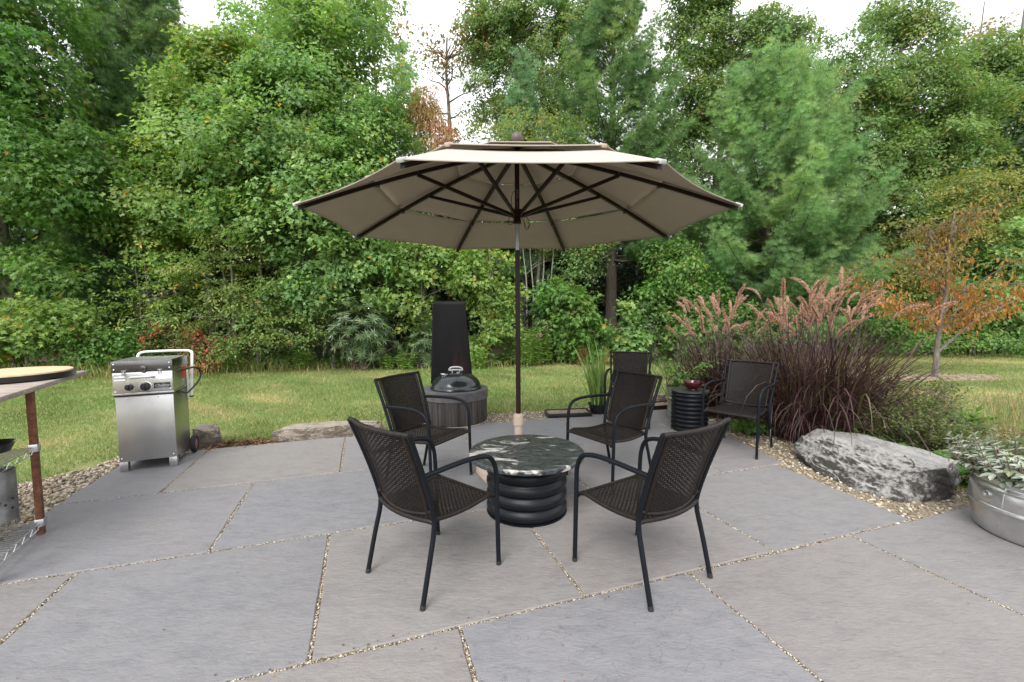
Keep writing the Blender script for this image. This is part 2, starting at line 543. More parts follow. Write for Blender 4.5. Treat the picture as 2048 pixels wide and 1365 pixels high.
def pine(name, label, base, z0, z1, rmax, mat, tr=.12, per_whorl=7, dz=.42, size=.14, tmpl=None, group=None, lean=(0, 0), bot=.75, dens=1.0, bmat=None, pw=.7):
    tmpl = tmpl or T_TUFT
    root = thing(name, label, 'tree', (base[0], base[1], 0), 0, group)
    mb = MB()
    k = 8
    mb.tube([(lean[0] * i / k, lean[1] * i / k, -.05 + (z1 + .05) * i / k) for i in range(k + 1)], [tr * (1 - .93 * i / k) + .008 for i in range(k + 1)], 9)
    P, D, Q = [], [], []
    z = z0
    r_ = random.Random(int(base[0] * 100) & 1023)
    while z < z1 - .1:
        f = (z - z0) / (z1 - z0)
        L0 = rmax * (1 - f) ** pw * (bot + (1 - bot) * min(1, f / .2)) + .12
        nb = per_whorl if f < .8 else max(4, per_whorl - 2)
        a0 = r_.uniform(0, 6.28)
        for b in range(nb):
            if r_.random() < .08: continue
            az = a0 + 2 * PI * b / nb + r_.uniform(-.32, .32)
            L = L0 * r_.uniform(.66, 1.15)
            el = R(6 + 48 * f + r_.uniform(-10, 10))
            hd = Vector((math.cos(az), math.sin(az), 0))
            zz = z + r_.uniform(-.2, .2)
            ax = Vector((lean[0] * zz / z1, lean[1] * zz / z1, zz))
            pts = []
            for i in range(6):
                t = i / 5
                pts.append(ax + hd * (L * t * math.cos(el)) + Vector((0, 0, L * (math.sin(el) * t + .20 * t * t - .08 * math.sin(PI * t)))))
            mb.tube(pts, [max(.004, tr * .22 * (1 - f * .6)) * (1 - .8 * i / 5) for i in range(6)], 4, caps=False)
            side = Vector((-hd.y, hd.x, 0))
            tone = r_.gauss(.45, .16)
            # a bough: plumes of shoots along the outer part of the branch, turned up at the tips
            npl = max(3, int(L * 5.2 * dens))
            for i in range(npl):
                t = .30 + .70 * (i + r_.random()) / npl
                q = min(4, int(t * 5))
                p = pts[q].lerp(pts[q + 1], min(1, t * 5 - q))
                sgn = 1 if i % 2 else -1
                if i == npl - 1: sgn = 0
                tl = (.16 + .42 * L * (1 - t)) * r_.uniform(.7, 1.15)
                td = (hd * .8 + side * sgn * r_.uniform(.5, 1.0) + Vector((0, 0, r_.uniform(.1, .5)))).normalized()
                m = max(5, int(tl * 42))
                for j in range(m):
                    g = r_.random() ** .7
                    w = .055 + .05 * math.sin(PI * g)
                    P.append(p + td * tl * g + Vector((r_.gauss(0, w), r_.gauss(0, w), r_.gauss(.02 + .05 * g, w * .75))))
                    D.append(td * .6 + Vector((r_.gauss(0, .45), r_.gauss(0, .45), .75 + .3 * f)))
                    Q.append(tone + .28 * g - .12 + r_.gauss(0, .1))
        z += dz * r_.uniform(.85, 1.15) * (1 - .3 * f)
    P.append(Vector((lean[0], lean[1], z1))); D.append(Vector((0, 0, 1))); Q.append(.8)
    P, D, Q = np.array([tuple(p) for p in P]), np.array([tuple(d) for d in D]), np.clip(np.array(Q), 0, 1)
    ok = P[:, 2] > .1
    P, D, base_r = P[ok], D[ok], Q[ok]
    n = len(P)
    leaves('needles', P, D, RNG.normal(size=(n, 3)), size * RNG.uniform(.75, 1.25, n), tmpl, mat, root, base_r)
    mb.build('trunk', bmat or M_BARKD, root, smooth=60)
    return root


def ribbon_set(name, B, A, L, W, H, droop, mat, parent=None, K=6, rnd=None, smooth=True):
    """arching grass blades: base points B (n,3), azimuths A, lengths L, widths W, start lean H (0 upright..1 flat), droop"""
    n = len(B)
    t = np.linspace(0, 1, K + 1)
    ang = (H[:, None] + droop[:, None] * t[None] ** 1.5)             # angle from vertical
    dl = L[:, None] / K
    dh, dz = np.sin(ang) * dl, np.cos(ang) * dl
    h = np.concatenate([np.zeros((n, 1)), np.cumsum(dh[:, 1:], 1)], 1)
    z = np.concatenate([np.zeros((n, 1)), np.cumsum(dz[:, 1:], 1)], 1)
    d = np.stack([np.cos(A), np.sin(A), np.zeros(n)], 1)
    s = np.stack([-np.sin(A), np.cos(A), np.zeros(n)], 1)
    tw = RNG.normal(size=n) * .5
    s = s * np.cos(tw)[:, None] + d * np.sin(tw)[:, None]
    Pc = B[:, None, :] + h[..., None] * d[:, None, :] + np.concatenate([np.zeros((n, K + 1, 2)), z[..., None]], 2)
    wv = W[:, None] * np.clip((1 - t) * 3.0, .04, 1)[None] * np.clip(.5 + t * 3, 0, 1)[None] * .5
    V = np.stack([Pc - s[:, None, :] * wv[..., None], Pc + s[:, None, :] * wv[..., None]], 2).reshape(-1, 3)
    i = np.arange(K)
    f = np.stack([2 * i, 2 * i + 1, 2 * i + 3, 2 * i + 2], 1)
    F = (f[None] + (np.arange(n) * 2 * (K + 1))[:, None, None]).reshape(-1, 4)
    if rnd is None: rnd = RNG.random(n)
    return raw_mesh(name, V, F, mat, parent, np.repeat(rnd, 2 * (K + 1)), smooth), Pc


def inpoly(X, Y, poly):
    ins = np.zeros(len(X), bool)
    n = len(poly)
    for i in range(n):
        x1, y1 = poly[i][0], poly[i][1]
        x2, y2 = poly[(i + 1) % n][0], poly[(i + 1) % n][1]
        c = ((y1 > Y) != (y2 > Y)) & (X < (x2 - x1) * (Y - y1) / (y2 - y1 + 1e-12) + x1)
        ins ^= c
    return ins


ICO = None


def pebbles(name, P, size, mat, flat=.65):
    """real little stones: squashed, turned icosahedra"""
    t = (1 + 5 ** .5) / 2
    iv = unit(np.array([(-1, t, 0), (1, t, 0), (-1, -t, 0), (1, -t, 0), (0, -1, t), (0, 1, t), (0, -1, -t), (0, 1, -t), (t, 0, -1), (t, 0, 1), (-t, 0, -1), (-t, 0, 1)], float))
    fc = np.array([(0, 11, 5), (0, 5, 1), (0, 1, 7), (0, 7, 10), (0, 10, 11), (1, 5, 9), (5, 11, 4), (11, 10, 2), (10, 7, 6), (7, 1, 8), (3, 9, 4), (3, 4, 2), (3, 2, 6), (3, 6, 8), (3, 8, 9), (4, 9, 5), (2, 4, 11), (6, 2, 10), (8, 6, 7), (9, 8, 1)])
    n = len(P)
    v = iv[None] * (1 + .18 * RNG.normal(size=(n, 12, 1)))
    sc = np.stack([RNG.uniform(.7, 1.35, n), RNG.uniform(.6, 1.0, n), RNG.uniform(.45, .8, n) * flat / .65], 1)
    v = v * sc[:, None, :]
    a = RNG.random(n) * 2 * PI
    c, s = np.cos(a)[:, None], np.sin(a)[:, None]
    x, y, z = v[..., 0] * c - v[..., 1] * s, v[..., 0] * s + v[..., 1] * c, v[..., 2]
    tl = RNG.normal(size=n)[:, None] * .35
    y, z = y * np.cos(tl) - z * np.sin(tl), y * np.sin(tl) + z * np.cos(tl)
    V = np.stack([x, y, z], 2) * size[:, None, None] + P[:, None, :]
    F = fc[None] + (np.arange(n) * 12)[:, None, None]
    return raw_mesh(name, V.reshape(-1, 3), F.reshape(-1, 3), mat, None, np.repeat(RNG.random(n), 12), True)

# ------------------------------------------------------------------ world, sun, camera
world = bpy.data.worlds.new("World")
scene.world = world
world.use_nodes = True
wn, wl = world.node_tree.nodes, world.node_tree.links
bg = wn['Background']
sky = wn.new('ShaderNodeTexSky')
sky.sky_type = 'NISHITA'
sky.sun_disc = False
SUN_EL, SUN_AZ = R(46), R(200)          # azimuth measured from +Y clockwise: behind the viewer, a little to the left
sky.sun_elevation = SUN_EL
sky.sun_rotation = SUN_AZ
sky.air_density = 1.0
sky.dust_density = 4.0
# overcast: cloud takes most of the blue out of the sky
hs = wn.new('ShaderNodeHueSaturation')
hs.inputs['Saturation'].default_value = .10
hs.inputs['Value'].default_value = 1.0
wl.new(sky.outputs[0], hs.inputs['Color'])
# a bright, nearly unbroken cloud layer in front of the clear sky
tc = wn.new('ShaderNodeTexCoord')
cn = wn.new('ShaderNodeTexNoise')
cn.inputs['Scale'].default_value = 2.2
cn.inputs['Detail'].default_value = 4
wl.new(tc.outputs['Generated'], cn.inputs['Vector'])
cr = wn.new('ShaderNodeValToRGB')
cr.color_ramp.elements[0].position, cr.color_ramp.elements[0].color = .35, (5.2, 5.5, 5.9, 1)
cr.color_ramp.elements[1].position, cr.color_ramp.elements[1].color = .6, (7.6, 7.6, 7.7, 1)
wl.new(cn.outputs['Fac'], cr.inputs[0])
cm = wn.new('ShaderNodeMix')
cm.data_type = 'RGBA'
cm.inputs[0].default_value = .8
wl.new(hs.outputs[0], cm.inputs[6])
wl.new(cr.outputs[0], cm.inputs[7])
wl.new(cm.outputs[2], bg.inputs['Color'])
bg.inputs['Strength'].default_value = .15

sd = bpy.data.lights.new('sun', 'SUN')
sd.energy = 1.5
sd.angle = R(30)
sd.color = (1.0, .965, .91)
so = bpy.data.objects.new('sun', sd)
col.objects.link(so)
sv = Vector((math.sin(SUN_AZ) * math.cos(SUN_EL), math.cos(SUN_AZ) * math.cos(SUN_EL), math.sin(SUN_EL)))
so.rotation_euler = sv.to_track_quat('Z', 'Y').to_euler()

cam = bpy.data.cameras.new('camera')
cam.sensor_width = 36
cam.lens = 36 * CF / 2048
cam.clip_start, cam.clip_end = .05, 1000
co = bpy.data.objects.new('camera', cam)
col.objects.link(co)
fw = Vector((0, math.cos(CPIT), -math.sin(CPIT)))
co.matrix_world = Matrix.Translation((0, 0, CH)) @ Matrix.Rotation(-CROLL, 4, 'Y') @ Matrix.Rotation(PI / 2 - CPIT, 4, 'X')
scene.camera = co

scene.view_settings.view_transform = 'Standard'
scene.view_settings.look = 'None'
scene.view_settings.exposure = 1.05
scene.view_settings.gamma = 1
cy = scene.cycles
cy.max_bounces = 8
cy.diffuse_bounces = 5
cy.glossy_bounces = 3
cy.transmission_bounces = 4
cy.transparent_max_bounces = 4
cy.caustics_reflective = cy.caustics_refractive = False
cy.use_denoising = True
cy.sample_clamp_indirect = 6

# ------------------------------------------------------------------ ground
t = NT('lawn_soil')
v = t.coord('World')
big = t.noise(v, .35, 4)
fine = t.noise(v, 14, 6, .7)
dry = t.noise(v, 1.1, 5, .6, .4)
c = t.ramp(fine, [(.3, (.10, .13, .035)), (.5, (.17, .20, .06)), (.75, (.26, .25, .10))])
c = t.mix(t.ramp(dry, [(.45, 0), (.72, .75)]), c, (.30, .25, .12))
sep = t.node('ShaderNodeSeparateXYZ'); t.link(v, sep.inputs[0])
# leaf litter under the wood beyond the lawn edge, which runs at a slant
edge = t.math('ADD', t.math('SUBTRACT', sep.outputs['Y'], t.math('MULTIPLY', sep.outputs['X'], .16)), t.math('MULTIPLY', big, 1.2))
lit = t.ramp(fine, [(.3, (.03, .022, .014)), (.6, (.075, .05, .03)), (.8, (.13, .09, .055))])
c = t.mix(t.ramp(t.math('DIVIDE', edge, 20), [(.585, 0), (.62, 1)]), c, lit)
t.set(Base_Color=c, Roughness=.95)
t.bump(fine, .8, .03)
mb = MB()
N_ = 60
for i in range(1):
    mb.add([(-300, -300, -.03), (300, -300, -.03), (300, 300, -.03), (-300, 300, -.03)], [(0, 1, 2, 3)])
tag(mb.build('ground', t.m, smooth=0), 'mown lawn and woodland floor round the patio', None, None, 'structure')

# straw and bark mulch patches in the lawn on the right
t = NT('mulch')
v = t.coord('World')
f = t.voro(v, 26, w='Color')
bw = t.node('ShaderNodeRGBToBW'); t.link(f, bw.inputs[0])
t.set(Base_Color=t.ramp(bw.outputs[0], [(.15, (.12, .08, .05)), (.5, (.27, .20, .13)), (.85, (.42, .35, .24))]), Roughness=.95)
t.bump(bw.outputs[0], .9, .03)
M_MULCH = t.m


def blob_poly(cx, cy_, rx, ry, rot=0, n=36, wob=.12, seed=0):
    out = []
    for i in range(n):
        a = 2 * PI * i / n
        k = 1 + wob * (noise.noise(Vector((math.cos(a) * 1.7 + seed * 9, math.sin(a) * 1.7, seed * 3))))
        k += wob * .5 * noise.noise(Vector((math.cos(a) * 6 + seed * 9, math.sin(a) * 6, seed)))
        x, y = rx * k * math.cos(a), ry * k * math.sin(a)
        out.append((cx + x * math.cos(rot) - y * math.sin(rot), cy_ + x * math.sin(rot) + y * math.cos(rot)))
    return out


MULCHES = [blob_poly(8.7, 8.95, 1.5, .5, .1, 40, .3, 1), blob_poly(4.9, 4.2, 1.25, 1.6, .2, 40, .3, 2)]
for k, p in enumerate(MULCHES):
    m_ = MB(); m_.prism(p, -.04, -.022 + .004 * k)
    tag(m_.build('mulch_ground', M_MULCH, smooth=0), 'straw coloured mulch bed in the lawn', None, None, 'structure')

# ------------------------------------------------------------------ gravel beds
t = NT('gravel_fine')
v = t.coord('World')
vc = t.voro(v, 75, w='Color')
bw = t.node('ShaderNodeRGBToBW'); t.link(vc, bw.inputs[0])
t.set(Base_Color=t.ramp(bw.outputs[0], [(.1, (.12, .095, .065)), (.4, (.25, .20, .13)), (.7, (.36, .30, .215)), (.95, (.46, .42, .35))]), Roughness=.85)
t.bump(t.voro(v, 75), 1.0, .02)
M_GRAVEL = t.m
t = NT('pebble')
t.set(Base_Color=t.ramp(t.attr(), [(0, (.08, .07, .055)), (.18, (.22, .18, .125)), (.45, (.36, .28, .18)), (.7, (.46, .385, .28)), (1, (.55, .51, .46))]), Roughness=.7)
M_PEB = t.m

BEDS = [
    [st(-7, -2.5), st(-2.1, -2.5), st(-2.1, 5.25), st(-2.32, 5.22), st(-2.42, 4.95), st(-2.85, 4.62), st(-3.6, 4.5), st(-7, 4.4)],
    [st(-2.1, 5.1), st(.2, 5.1), st(.7, 5.62), st(1.6, 5.75), st(2.9, 5.62), st(3.4, 5.7), st(4.05, 5.5), st(4.05, 5.05), st(4.3, 4.6), st(4.6, 3.9), st(4.3, 2.9), st(4.35, 2.0), st(3.2, 1.7), st(3.3, 4.2), st(3.0, 5.0), st(0, 5.0)],
]
for k, p in enumerate(BEDS):
    m_ = MB(); m_.add([(q.x, q.y, -.018 - .003 * k) for q in p] + [(q.x, q.y, -.06) for q in p],
                      [tuple(range(len(p)))] + [(i, (i + 1) % len(p), (i + 1) % len(p) + len(p), i + len(p)) for i in range(len(p))])
    tag(m_.build('gravel_ground', M_GRAVEL, smooth=0), 'pale pea gravel bed beside the patio', None, None, 'structure')
m_ = MB(); q = [st(-2.3, -1.2), st(4.2, -1.2), st(4.2, 5.35), st(-2.3, 5.35)]
m_.add([(p.x, p.y, -.013) for p in q], [(0, 1, 2, 3)])
tag(m_.build('gravel_base_ground', M_GRAVEL, smooth=0), 'gravel base seen in the joints of the paving', None, None, 'structure')

# ------------------------------------------------------------------ flagstones
t = NT('bluestone')
v = t.coord('Object', rand=True)
oi = t.node('ShaderNodeObjectInfo')
vs = t.coord('Object', (1.0, 2.2, 1), rand=True)
big = t.noise(v, 1.6, 6, .62, .5)
mid = t.noise(vs, 7, 8, .7, .3)
spk = t.noise(v, 160, 3, .7)
grain = t.noise(t.coord('Object', (1.0, 3.4, 1), (0, 0, R(20)), rand=True), 26, 8, .72, .5)
rip = t.noise(t.coord('Object', (1.0, 2.6, 1), (0, 0, R(12)), rand=True), 11, 7, .62, 1.1)
c0_ = t.ramp(oi.outputs['Random'], [(0, (.285, .278, .282)), (.35, (.30, .288, .286)), (.6, (.272, .276, .292)), (.8, (.305, .29, .282)), (1, (.28, .274, .284))])
c = t.mix(1.0, c0_, oi.outputs['Color'], 'MULTIPLY')
c = t.mix(t.ramp(big, [(.44, 0), (.74, .34)]), c, (.345, .32, .295))
c = t.mix(t.ramp(mid, [(.33, .5), (.52, 0)]), c, t.mix(1.0, c, (.70, .70, .74), 'MULTIPLY'))
c = t.mix(t.ramp(mid, [(.56, 0), (.8, .6)]), c, t.mix(1.0, c, (1.28, 1.25, 1.2), 'MULTIPLY'))
c = t.mix(t.ramp(spk, [(.30, .5), (.38, 0)]), c, (.11, .10, .10))
c = t.mix(t.ramp(grain, [(.36, .55), (.5, 0)]), c, t.mix(1.0, c, (.80, .80, .82), 'MULTIPLY'))
c = t.mix(t.ramp(grain, [(.52, 0), (.68, .55)]), c, t.mix(1.0, c, (1.16, 1.15, 1.12), 'MULTIPLY'))
st_ = t.ramp(t.noise(v, 2.3, 3, .5), [(.70, 0), (.76, .5)])
c = t.mix(st_, c, (.42, .33, .21))
# split-face flakes: stepped noise gives the scalloped edges of cleft stone
cl = t.noise(v, 6.5, 4, .5, .25)
stp = t.ramp(cl, [(0, 0), (.38, .5), (.62, 1)], 'CONSTANT')
ed = t.math('SUBTRACT', t.ramp(cl, [(.372, 0), (.38, 1), (.388, 0)]), 0.0)
ed2 = t.ramp(cl, [(.612, 0), (.62, 1), (.628, 0)])
msk = oi.outputs['Alpha']
c = t.mix(t.math('MULTIPLY', t.math('MULTIPLY', t.math('MAXIMUM', ed, ed2), msk), .45), c, (.14, .13, .13))
# scattered dark pits
pit = t.voro(v, 9)
pk = t.math('MULTIPLY', t.ramp(pit, [(.035, 1), (.06, 0)]), t.ramp(t.noise(v, 5, 2), [(.5, 0), (.6, 1)]))
c = t.mix(t.math('MULTIPLY', pk, .6), c, (.12, .11, .11))
c = t.mix(1.0, c, (.695, .692, .692), 'MULTIPLY')
t.set(Base_Color=c, Roughness=t.ramp(mid, [(.3, .62), (.7, .82)]))
t.p.inputs['Specular IOR Level'].default_value = .35
h = t.math('ADD', t.math('MULTIPLY', t.math('MULTIPLY', stp, msk), .5), t.math('ADD', t.math('ADD', t.math('MULTIPLY', rip, .8), t.math('MULTIPLY', grain, .35)), t.math('MULTIPLY', spk, .08)))
t.bump(h, .75, .008)
M_SLAB = t.m

J = [(.82, 2.0), (1.847, 0), (2.932, 0), (4.045, 0), (5.2, 0)]
G_ = .0075
rows = {
    0: (-.35, .82, [-2.2, -1.2, .15, 1.3, 2.6, 4.0]),
    1: (.82, 1.847, [-2.16, -.88, .362, 1.601, 2.815, 4.15]),
    2: (1.847, 2.932, [-2.17, -1.522, -.251, .985, 2.213, (3.41, 3.49)]),
    3: (2.932, 4.045, [-2.185, -.909, 1.64, 2.887, (3.58, 3.86)]),
    4: (4.045, 5.2, [(-2.19, -2.2), -1.557, -.243, 1.016, 2.324, (3.38, 3.45), (4.12, 4.05)]),
}
SLABS = []


def slab(poly, seed, tone=(1, 1, 1), flake=.25):
    """a sawn flagstone with slightly wandering edges and an eased arris"""
    c = sum(poly, Vector((0, 0, 0))) / len(poly)
    pts = []
    n = len(poly)
    for i in range(n):
        a, b = poly[i], poly[(i + 1) % n]
        L = (b - a).length
        k = max(2, int(L / .06))
        nn = Vector((b.y - a.y, a.x - b.x, 0)).normalized()
        for j in range(k):
            f = j / k
            w = noise.noise(Vector((f * L * 3 + seed * 7.1, i * 5.3, seed))) * .006 + noise.noise(Vector((f * L * 14 + seed * 3.1, i * 2.3, seed + 9))) * .003
            pts.append(a.lerp(b, f) + nn * (w if j else 0) - c)
    z = random.uniform(-.003, .002)
    mb = MB()
    m = len(pts)
    inn = [p * (1 - .006 / max(.1, p.length)) for p in pts]
    vs = [(p.x, p.y, -.045) for p in pts] + [(p.x, p.y, z - .006) for p in pts] + [(p.x, p.y, z) for p in inn]
    fs = []
    for k in (0, m):
        fs += [(k + i, k + (i + 1) % m, k + m + (i + 1) % m, k + m + i) for i in range(m)]
    fs.append(tuple(range(2 * m, 3 * m)))
    mb.add(vs, fs)
    o = mb.build('paving_slab_ground', M_SLAB, smooth=30)
    o.location = c
    tag(o, 'large grey bluestone flagstone of the patio paving', None, 'patio flagstones', 'structure')
    o.color = (*tone, flake)
    SLABS.append(poly)


k = 0
for r, (t0, t1, ss) in rows.items():
    for q_, (a, b) in enumerate(zip(ss, ss[1:])):
        tone = {(1, 2): (.955, .985, 1.045), (3, 1): (.97, 1.0, 1.05), (2, 1): (.98, .97, .97), (2, 0): (.97, .96, .94), (1, 3): (1.03, 1.0, .98), (2, 3): (1.05, 1.01, .98), (3, 3): (1.04, 1.02, 1.01), (4, 1): (1.05, 1.03, 1.0), (4, 2): (1.07, 1.05, 1.03), (4, 0): (1.0, 1.01, 1.05), (3, 0): (.98, .97, .99), (1, 1): (1.0, .985, .98)}.get((r, q_), (1, 1, 1))
        fl = {(1, 2): 1.0, (3, 1): .6, (2, 1): .15}.get((r, q_), .12)
        a0, a1 = a if isinstance(a, tuple) else (a, a)
        b0, b1 = b if isinstance(b, tuple) else (b, b)
        k += 1
        slab([st(a0 + G_, t0 + G_), st(b0 - G_, t0 + G_), st(b1 - G_, t1 - G_), st(a1 + G_, t1 - G_)], k, tone, fl)

# pebbles in joints and beds
jp = []
def joint(p, q, w=.0055, dens=300):
    L = (q - p).length
    n = int(L * dens)
    d = (q - p) / L
    nn = Vector((-d.y, d.x, 0))
    for i in range(n):
        x = p + d * random.random() * L + nn * random.gauss(0, w * .7)
        jp.append((x.x, x.y, -.008 + random.uniform(-.005, .005), random.uniform(.003, .006)))


for r, (t0, t1, ss) in rows.items():
    if r > 0:
        s0 = ss[0] if not isinstance(ss[0], tuple) else ss[0][0]
        e0 = ss[-1] if not isinstance(ss[-1], tuple) else ss[-1][0]
        joint(st(s0, t0), st(e0 + (.3 if r == 4 else 0), t0))
    for a in ss[1:-1]:
        a0, a1 = a if isinstance(a, tuple) else (a, a)
        joint(st(a0, t0), st(a1, t1))
jp = np.array(jp)
# wood edge of the lawn in plan
EDGE = [(-14, 8.6), (-9.8, 9.3), (-7.5, 10.0), (-5.2, 10.6), (-.3, 10.85), (1.8, 11.6), (4.0, 12.7), (10, 12.95), (17, 12.9)]


def edge_y(x):
    return np.interp(x, [e[0] for e in EDGE], [e[1] for e in EDGE])


bp = []
for k, (poly, n) in enumerate(zip(BEDS, (26000, 22000))):
    xs = [p.x for p in poly]; ys = [p.y for p in poly]
    X = RNG.uniform(max(min(xs), -5.2), max(xs), n); Y = RNG.uniform(max(1.8, min(ys)), max(ys), n)
    ok = inpoly(X, Y, poly) & (np.abs(X) < Y * 1.3)
    for s_ in SLABS:
        ok &= ~inpoly(X, Y, s_)
    X, Y = X[ok], Y[ok]
    bp.append(np.stack([X, Y, -.012 + RNG.uniform(-.006, .008, len(X)), RNG.uniform(.007, .0165, len(X)) * (1.0 if k else 1.15)], 1))
bp = np.concatenate(bp + [jp])
tag(pebbles('gravel', bp[:, :3], bp[:, 3], M_PEB), 'loose tan and grey pebbles in beds and paving joints', None, None, 'stuff')

# ------------------------------------------------------------------ lawn grass
n = 460000
Yg = 3.0 + (14.2 - 3.0) * RNG.random(n) ** .85
Xg = RNG.uniform(-1.5, 1.5, n) * Yg
ok = Yg < edge_y(Xg) + .3
for p in BEDS + SLABS + MULCHES[:1]:
    ok &= ~inpoly(Xg, Yg, p)
ok &= ~inpoly(Xg, Yg, [st(-2.6, -2), st(4.1, -2), st(4.1, 5.2), st(-2.6, 5.2)])
ok &= ~((RNG.random(n) < .6) & inpoly(Xg, Yg, MULCHES[1]))
Xg, Yg = Xg[ok], Yg[ok]
n = len(Xg)
pn = np.array([noise.fractal(Vector((x * .55, y * 1.1, 3)), 1, 2, 4) for x, y in zip(Xg[::40], Yg[::40])])
pn = np.repeat(pn, 40)[:n]
sl = np.sin(Xg * 1.1 + .7 * np.sin(Yg * 1.7)) * .12 + np.sin(Yg * 2.3 + Xg * .6) * .10 + .10 * np.sin(Xg * 4.1 + Yg * 3.3)
bigp = np.sin(Xg * .9 + 1.3 * np.sin(Yg * .8 + 1)) * np.sin(Yg * 1.3 + .8 * np.sin(Xg * .7))
spot = np.clip(np.sin(Xg * 2.3 + 2 * np.sin(Yg * 1.9)) * np.sin(Yg * 3.1 + 1.7 * np.sin(Xg * 1.3)) - .45, 0, 1)
tone = np.clip(.40 + sl + .12 * bigp + .75 * spot + .22 * RNG.normal(size=n) + np.clip((Yg - 5) * .018, 0, .2) + np.clip((Xg - 2.5) * .05, 0, .25), 0, 1)
h = RNG.uniform(.025, .055, n) * (1 + np.clip((Yg - 6) * .02, 0, .2))
a = RNG.random(n) * 2 * PI
w = RNG.uniform(.0025, .0045, n) * (1 + np.clip((Yg - 5) * .14, 0, 1.2))
lean_ = RNG.uniform(.2, 1.1, n) * h
b2 = RNG.random(n) * 2 * PI
V = np.zeros((n, 3, 3))
V[:, 0] = np.stack([Xg - np.cos(a) * w, Yg - np.sin(a) * w, np.full(n, -.032)], 1)
V[:, 1] = np.stack([Xg + np.cos(a) * w, Yg + np.sin(a) * w, np.full(n, -.032)], 1)
V[:, 2] = np.stack([Xg + np.cos(b2) * lean_, Yg + np.sin(b2) * lean_, -.03 + h], 1)
tag(raw_mesh('grass', V.reshape(-1, 3), np.arange(3 * n).reshape(-1, 3), L_GRASS, None, np.repeat(tone, 3)), 'short mown lawn grass, green with straw patches', None, None, 'stuff')

# rough grass and weeds standing along the wood edge
n = 6500
x = RNG.uniform(-13, 17, n)
keep = RNG.random(n) < np.where(x < -4.5, 1.0, .35)
x = x[keep]; n = len(x)
y = edge_y(x) + RNG.normal(size=n) * .22 + .12
L = RNG.uniform(.10, .42, n) * np.where(x < -5.5, 1.2, .7)
o, _ = ribbon_set('tall_grass', np.stack([x, y, np.full(n, -.03)], 1), RNG.random(n) * 2 * PI, L, RNG.uniform(.006, .013, n), RNG.uniform(0, .3, n), RNG.uniform(.1, 1.0, n), L_TALL, None, 4)
tag(o, 'rough uncut grass along the foot of the wood', None, None, 'stuff')

# dry leaves lying on lawn edge by the long rock
n = 900
P = np.stack([RNG.normal(-2.95, .28, n), 4.62 + RNG.normal(size=n) * .06 + 0, np.full(n, .0) + RNG.uniform(-.01, .02, n)], 1)
P[:, 1] += (P[:, 0] + 2.95) * .3
o = leaves('leaf_litter', P, RNG.normal(size=(n, 3)) * (1, 1, .3), RNG.normal(size=(n, 3)) * .5 + (0, 0, 1), RNG.uniform(.02, .05, n), T_DIAMOND, leaf_mat('litter_leaf', [(0, (.06, .035, .025)), (.6, (.16, .08, .05)), (1, (.27, .17, .10))]))
tag(o, 'reddish brown dry leaves and bark by the rocks', None, None, 'stuff')
# bare twigs and leaf crumbs blown on the paving
n = 420
P = []
while len(P) < n:
    s_, t_ = random.uniform(-2, 3.4), random.uniform(.9, 5.1)
    tt = min([1.847, 2.932, 4.045, 5.15], key=lambda q: abs(q - t_))
    if random.random() < .75: t_ = tt + random.gauss(0, .03)
    p = st(s_, t_, .004); P.append(tuple(p))
P = np.array(P)
o = leaves('leaf_debris', P, RNG.normal(size=(n, 3)) * (1, 1, .1), RNG.normal(size=(n, 3)) * .3 + (0, 0, 1), RNG.uniform(.004, .014, n), T_DIAMOND, bpy.data.materials['litter_leaf'])
tag(o, 'crumbs of dry leaf and grit on the flagstones', None, None, 'stuff')

# low ground cover under the first trees
n = 15000
x = RNG.uniform(-14, 18, n)
y = edge_y(x) + .35 + 2.2 * RNG.random(n) ** 1.4
hh = .32 + .22 * np.sin(x * 1.9) + .18 * np.sin(x * 4.3 + 1)
z = np.clip(hh, .1, 1) * RNG.random(n) + .02
o = leaves('undergrowth', np.stack([x, y, z], 1), RNG.normal(size=(n, 3)) * (1, 1, .5), RNG.normal(size=(n, 3)) * .5 + (0, -.2, 1), RNG.uniform(.07, .14, n), T_OVAL, L_BUSH)
tag(o, 'low leafy ground cover in the shade of the first trees', None, None, 'stuff')

# ------------------------------------------------------------------ materials of made things
M_FRAME = simple('charcoal_powder_coat', (.006, .0078, .011), .48, 0, .1, 30, .1, 400, spec=.16)
M_WICKER = simple('brown_resin_wicker', (.0135, .0105, .0095), .5, 0, .3, 40, 0, spec=.16)
M_WRAP = simple('brown_wicker_wrap', (.016, .012, .011), .45, 0, .25, 40, spec=.2)
M_FOOT = simple('black_rubber', (.015, .015, .016), .8)
t = NT('brushed_stainless')
v = t.coord('Object', (1, 1, .03))
st1 = t.noise(v, 90, 4, .6)
cld = t.noise(t.coord('Object'), 3.2, 4)
t.set(Base_Color=t.ramp(cld, [(.3, (.46, .455, .45)), (.7, (.60, .595, .59))]), Metallic=1.0, Roughness=t.math('ADD', t.ramp(st1, [(.3, .26), (.7, .36)]), t.math('MULTIPLY', cld, .08)))
t.bump(st1, .06, .002)
M_STEEL = t.m
M_STEELD = simple('dark_stainless', (.16, .155, .16), .28, 1, .1, 6)
M_CHROME = simple('zinc_wire', (.62, .63, .64), .3, 1, .08)
M_ALU = simple('polished_aluminium', (.75, .75, .76), .28, 1, .05)
M_WHITE = simple('white_paint', (.74, .74, .72), .4, 0, .05)
M_BLACK = simple('black_plastic', (.012, .012, .013), .35)
M_REDL = simple('red_label', (.55, .03, .025), .4, 0, .1)
M_GREYPL = simple('grey_plastic', (.42, .42, .43), .45)
M_TAN = simple('tan_resin', (.42, .33, .265), .6, 0, .08)
M_BRONZE = simple('bronze_pole', (.018, .008, .0075), .4, 0, .1, spec=.25)
M_PIPE = simple('black_corrugated_plastic', (.006, .007, .010), .4, 0, .3, 5, spec=.25)
